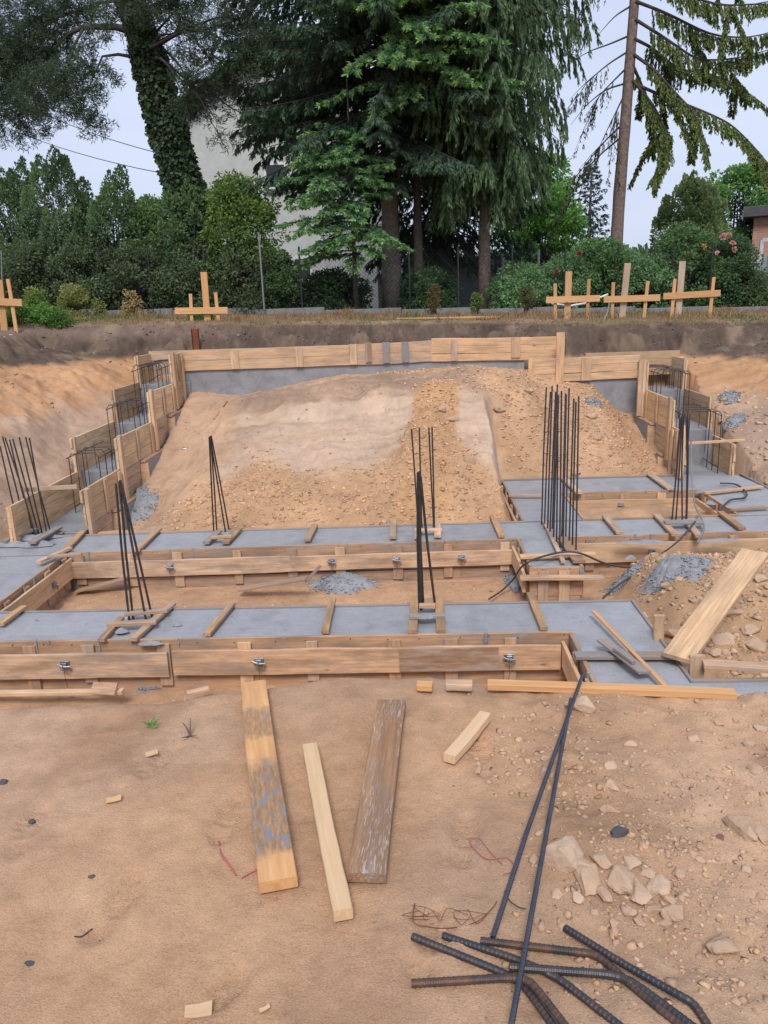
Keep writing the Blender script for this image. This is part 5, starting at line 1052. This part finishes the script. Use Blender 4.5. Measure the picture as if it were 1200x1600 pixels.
# ------------------------------------------------------------------ kerb, fence, walls
GRY = plain('kerb_concrete', (.20,.20,.205), .9, .2, 6); DARK = plain('post_paint', (.03,.035,.035), .5, .2, 5); GALV = plain('galvanised', (.20,.21,.21), .5, .15, 9)
for i in range(14):
    xa = -13.5+1.9*i; b = MB(); za = hz(xa+.9, 19.6); b.box(xa, xa+1.88, 19.6, 19.68, za-.1, za+.13+random.uniform(-.015,.015), .008); o = b.build('kerb_slab', GRY); tag(o, 'grey concrete slab of the low kerb behind the grass strip', 'kerb', 'grey kerb slabs in a row under the fence')
fn = thing('wire_fence', 'dark wire mesh fence on slim posts in front of the trees', 'fence', (0,20,1.2))
for px in (55,160,235,322,470,556,640,716,800,882,965,1050,1110):
    q = ony(px, 440, 20.); z = hz(q.x, 20.); b = MB(); b.tube([(q.x,20,z-.1),(q.x,20,z+1.62)], .024, 8); b.build('post', DARK, fn)
b = MB(); xl, xr = ony(-30,440,20).x, ony(1115,440,20).x
xx = xl
while xx < xr:
    z0 = hz(xx, 20)+.05
    for s_ in (-1, 1):
        x1 = xx+s_*1.45
        if xl-.1 < x1 < xr+.1: b.tube([(xx,20.03+.004*s_,z0),(x1,20.03+.004*s_,z0+1.45)], .0028, 3, False)
    xx += .10
b.build('wire_mesh', DARK, fn)
def polepx(label, a, c, Yd, r, mat, cat='post', name='post'):
    p = ony(*c, Yd); q = ony(*a, Yd); b = MB(); b.tube([p, q], r, 8); tag(b.build(name, mat), label, cat)
polepx('slim pale pole leaning before the bright hedge shrub', (404,363), (413,484), 19.5, .022, GALV); polepx('short pale post behind the fence right of the reddish trunk', (842,390), (841,432), 22, .035, GALV); polepx('grey post behind the fence beside the reddish trunk', (786,402), (785,460), 21.5, .04, GALV)
polepx('slim pale post at the far left edge behind the weeds', (2,392), (4,470), 17, .013, GALV)
STUC = plain('stucco', (.52,.53,.51), .95, .10, 3); WH = plain('white_paint', (.72,.72,.70), .6, .06, 5); ROOF = plain('roof_dark', (.085,.085,.095), .8, .2, 6)
t = thing('garden_wall', 'low grey garden wall behind the trunks of the big spruces', 'wall', ony(690,430,25)[:])
for a, c_, nm, mt in (((590,432),(700,432),'wall_panel',plain('wall_pale',(.40,.40,.36))),((701,405),(790,405),'wall_panel',plain('wall_grey',(.22,.235,.25)))):
    q = ony(*a, 25); q2 = ony(*c_, 25); b = MB(); b.box(q.x, q2.x, 25, 25.2, hz(q.x,25)-.3, q.z, .01); b.build(nm, mt, t); b = MB(); b.box(q.x-.03, q2.x-.01, 24.96, 25.24, q.z+.003, q.z+.06, .01); b.build('coping', GRY, t)
# pale house behind the middle
_g = NT('glass_dark'); _g.bsdf((.05,.06,.07), .08, 0, None, .8); GLASS = _g.m
def house(label, xa, xb, Ya, dep, zb, ze, zr, wins, wall, roof, gable='x', over=.5):
    t = thing('house', label, 'house', ((xa+xb)/2, Ya, zb)); xm = (xa+xb)/2; ym = Ya+dep/2
    if gable == 'x':      # gable end faces the camera
        V = [(xa,Ya,zb),(xb,Ya,zb),(xb,Ya,ze),(xm,Ya,zr),(xa,Ya,ze)]; V += [(x_,Ya+dep,z_) for x_,_,z_ in V]; F_ = [(0,1,2,3,4),(9,8,7,6,5),(1,6,7,2),(0,4,9,5)]
        mesh_np('walls', np.array(V), F_, wall, t); sl_ = (zr-ze)/(xm-xa)
        for s_ in (-1,1):
            e = xm+s_*(xm-xa+over); ez = zr-sl_*(xm-xa+over); y0, y1 = Ya-over, Ya+dep+over
            V = [(xm,y0,zr+.02),(e,y0,ez+.02),(e,y0,ez+.2),(xm,y0,zr+.22)]; V += [(x_,y1,z_) for x_,_,z_ in V]
            mesh_np('roof', np.array(V), [(0,1,2,3),(7,6,5,4),(0,4,5,1),(1,5,6,2),(2,6,7,3)], roof, t)
    else:
        b = MB(); b.box(xa,xb,Ya,Ya+dep,zb,ze,.01); b.build('walls', wall, t); b = MB(); b.box(xa-over,xb+over,Ya-over,Ya+dep+over,ze+.003,zr,.02); b.build('roof', roof, t)
    for (x0,x1,z0,z1) in wins:
        b = MB(); b.box(x0-.08,x1+.08,Ya-.05,Ya-.003,z0-.08,z1+.08,.005); f = b.build('window', WH, t); b = MB(); b.box(x0,x1,Ya-.062,Ya-.052,z0,z1,.001); g_ = b.build('pane', GLASS, t); g_.parent = f; g_.matrix_parent_inverse.identity(); g_.location = (0,0,0)
        # the pane mesh was written relative to the house; keep that frame under the window
        b = MB(); b.box(x0-.15,x1+.15,Ya-.14,Ya-.063,z0-.14,z0-.083,.005); b.build('sill', GRY, t)
    return t

q0 = ony(296,330,30); q1 = ony(520,330,30); ze = ony(290,175,30).z
house('tall pale plastered house half hidden behind the pine and the hedge', q0.x, q1.x+2.5, 30, 9, 1.0, ze, ze+2.3, [(ony(418,292,30).x, ony(446,292,30).x, ony(430,292,30).z, ony(430,272,30).z+.3),(ony(462,425,30).x, ony(485,425,30).x, ony(470,436,30).z, ony(470,418,30).z+.3)], STUC, ROOF, 'x', .6)
# brick house at the right edge, turned a little with a flat dark roof
BR = NT('brick_wall'); tcb = BR.n('ShaderNodeTexCoord'); mpb = BR.n('ShaderNodeMapping'); mpb.inputs['Rotation'].default_value = (R(90),0,0); BR.l(tcb.outputs['Object'], mpb.inputs['Vector'])
bk = BR.n('ShaderNodeTexBrick'); bk.inputs['Scale'].default_value = 1; bk.inputs['Brick Width'].default_value = .26; bk.inputs['Row Height'].default_value = .08; bk.inputs['Mortar Size'].default_value = .008
bk.inputs['Color1'].default_value = (.42,.20,.14,1); bk.inputs['Color2'].default_value = (.50,.27,.19,1); bk.inputs['Mortar'].default_value = (.4,.33,.28,1); BR.l(mpb.outputs[0], bk.inputs['Vector']); BR.bsdf(bk.outputs['Color'], .9)
qa = ony(1178,345,29); qz = ony(1178,340,29).z
house('orange brick house with a flat dark roof at the right edge', qa.x, qa.x+7, 29, 6, 1.0, qz, qz+.35, [], BR.m, ROOF, 'flat', .35)
hb = [o_ for o_ in COL.objects if o_.get('label','').startswith('orange brick')][0]; hb.rotation_euler.z = -R(25); hb.location.x += -3.5+3.5*math.cos(R(25)); hb.location.y -= 3.5*math.sin(R(25))
gh = thing('greenhouse', 'small grey greenhouse frame with sloping glass at the right edge', 'greenhouse', ony(1190,445,22.5)[:])
yg = 22.5; A_ = ony(1190,375,yg); B_ = ony(1183,445,yg); C_ = ony(1172,415,yg); D_ = ony(1240,445,yg)
for a, c_ in ((A_,B_),(A_,ony(1240,372,yg)),(ony(1168,435,yg),ony(1186,400,yg)),(ony(1186,447,yg),D_),(ony(1205,373,yg),ony(1203,447,yg))): board('frame_bar', a, c_, .10, .05, (0,-1,0), plain('frame_grey', (.42,.43,.45), .5), gh, 2)
mesh_np('glass_panel', np.array([ony(1186,400,yg+.05)[:], ony(1240,400,yg+.05)[:], ony(1240,446,yg+.05)[:], ony(1168,440,yg+.05)[:]]+[ony(1186,400,yg+.07)[:], ony(1240,400,yg+.07)[:], ony(1240,446,yg+.07)[:], ony(1168,440,yg+.07)[:]]), [(0,1,2,3),(7,6,5,4),(0,4,5,1),(1,5,6,2),(2,6,7,3),(3,7,4,0)], plain('pane_grey', (.26,.29,.31), .2, .1), gh)
for lab, a, c_ in (('lower power cable crossing the sky at the left', (-60,165), (250,270)),('upper power cable crossing the sky at the left', (-40,120), (250,240))):
    p = ony(*a, 60); q = ony(*c_, 40); P = [p.lerp(q, k/12)-Vector((0,0,.5*4*(k/12)*(1-k/12))) for k in range(13)]; b = MB(); b.tube(P, .022, 5); tag(b.build('power_cable', HOSE), lab, 'cable')
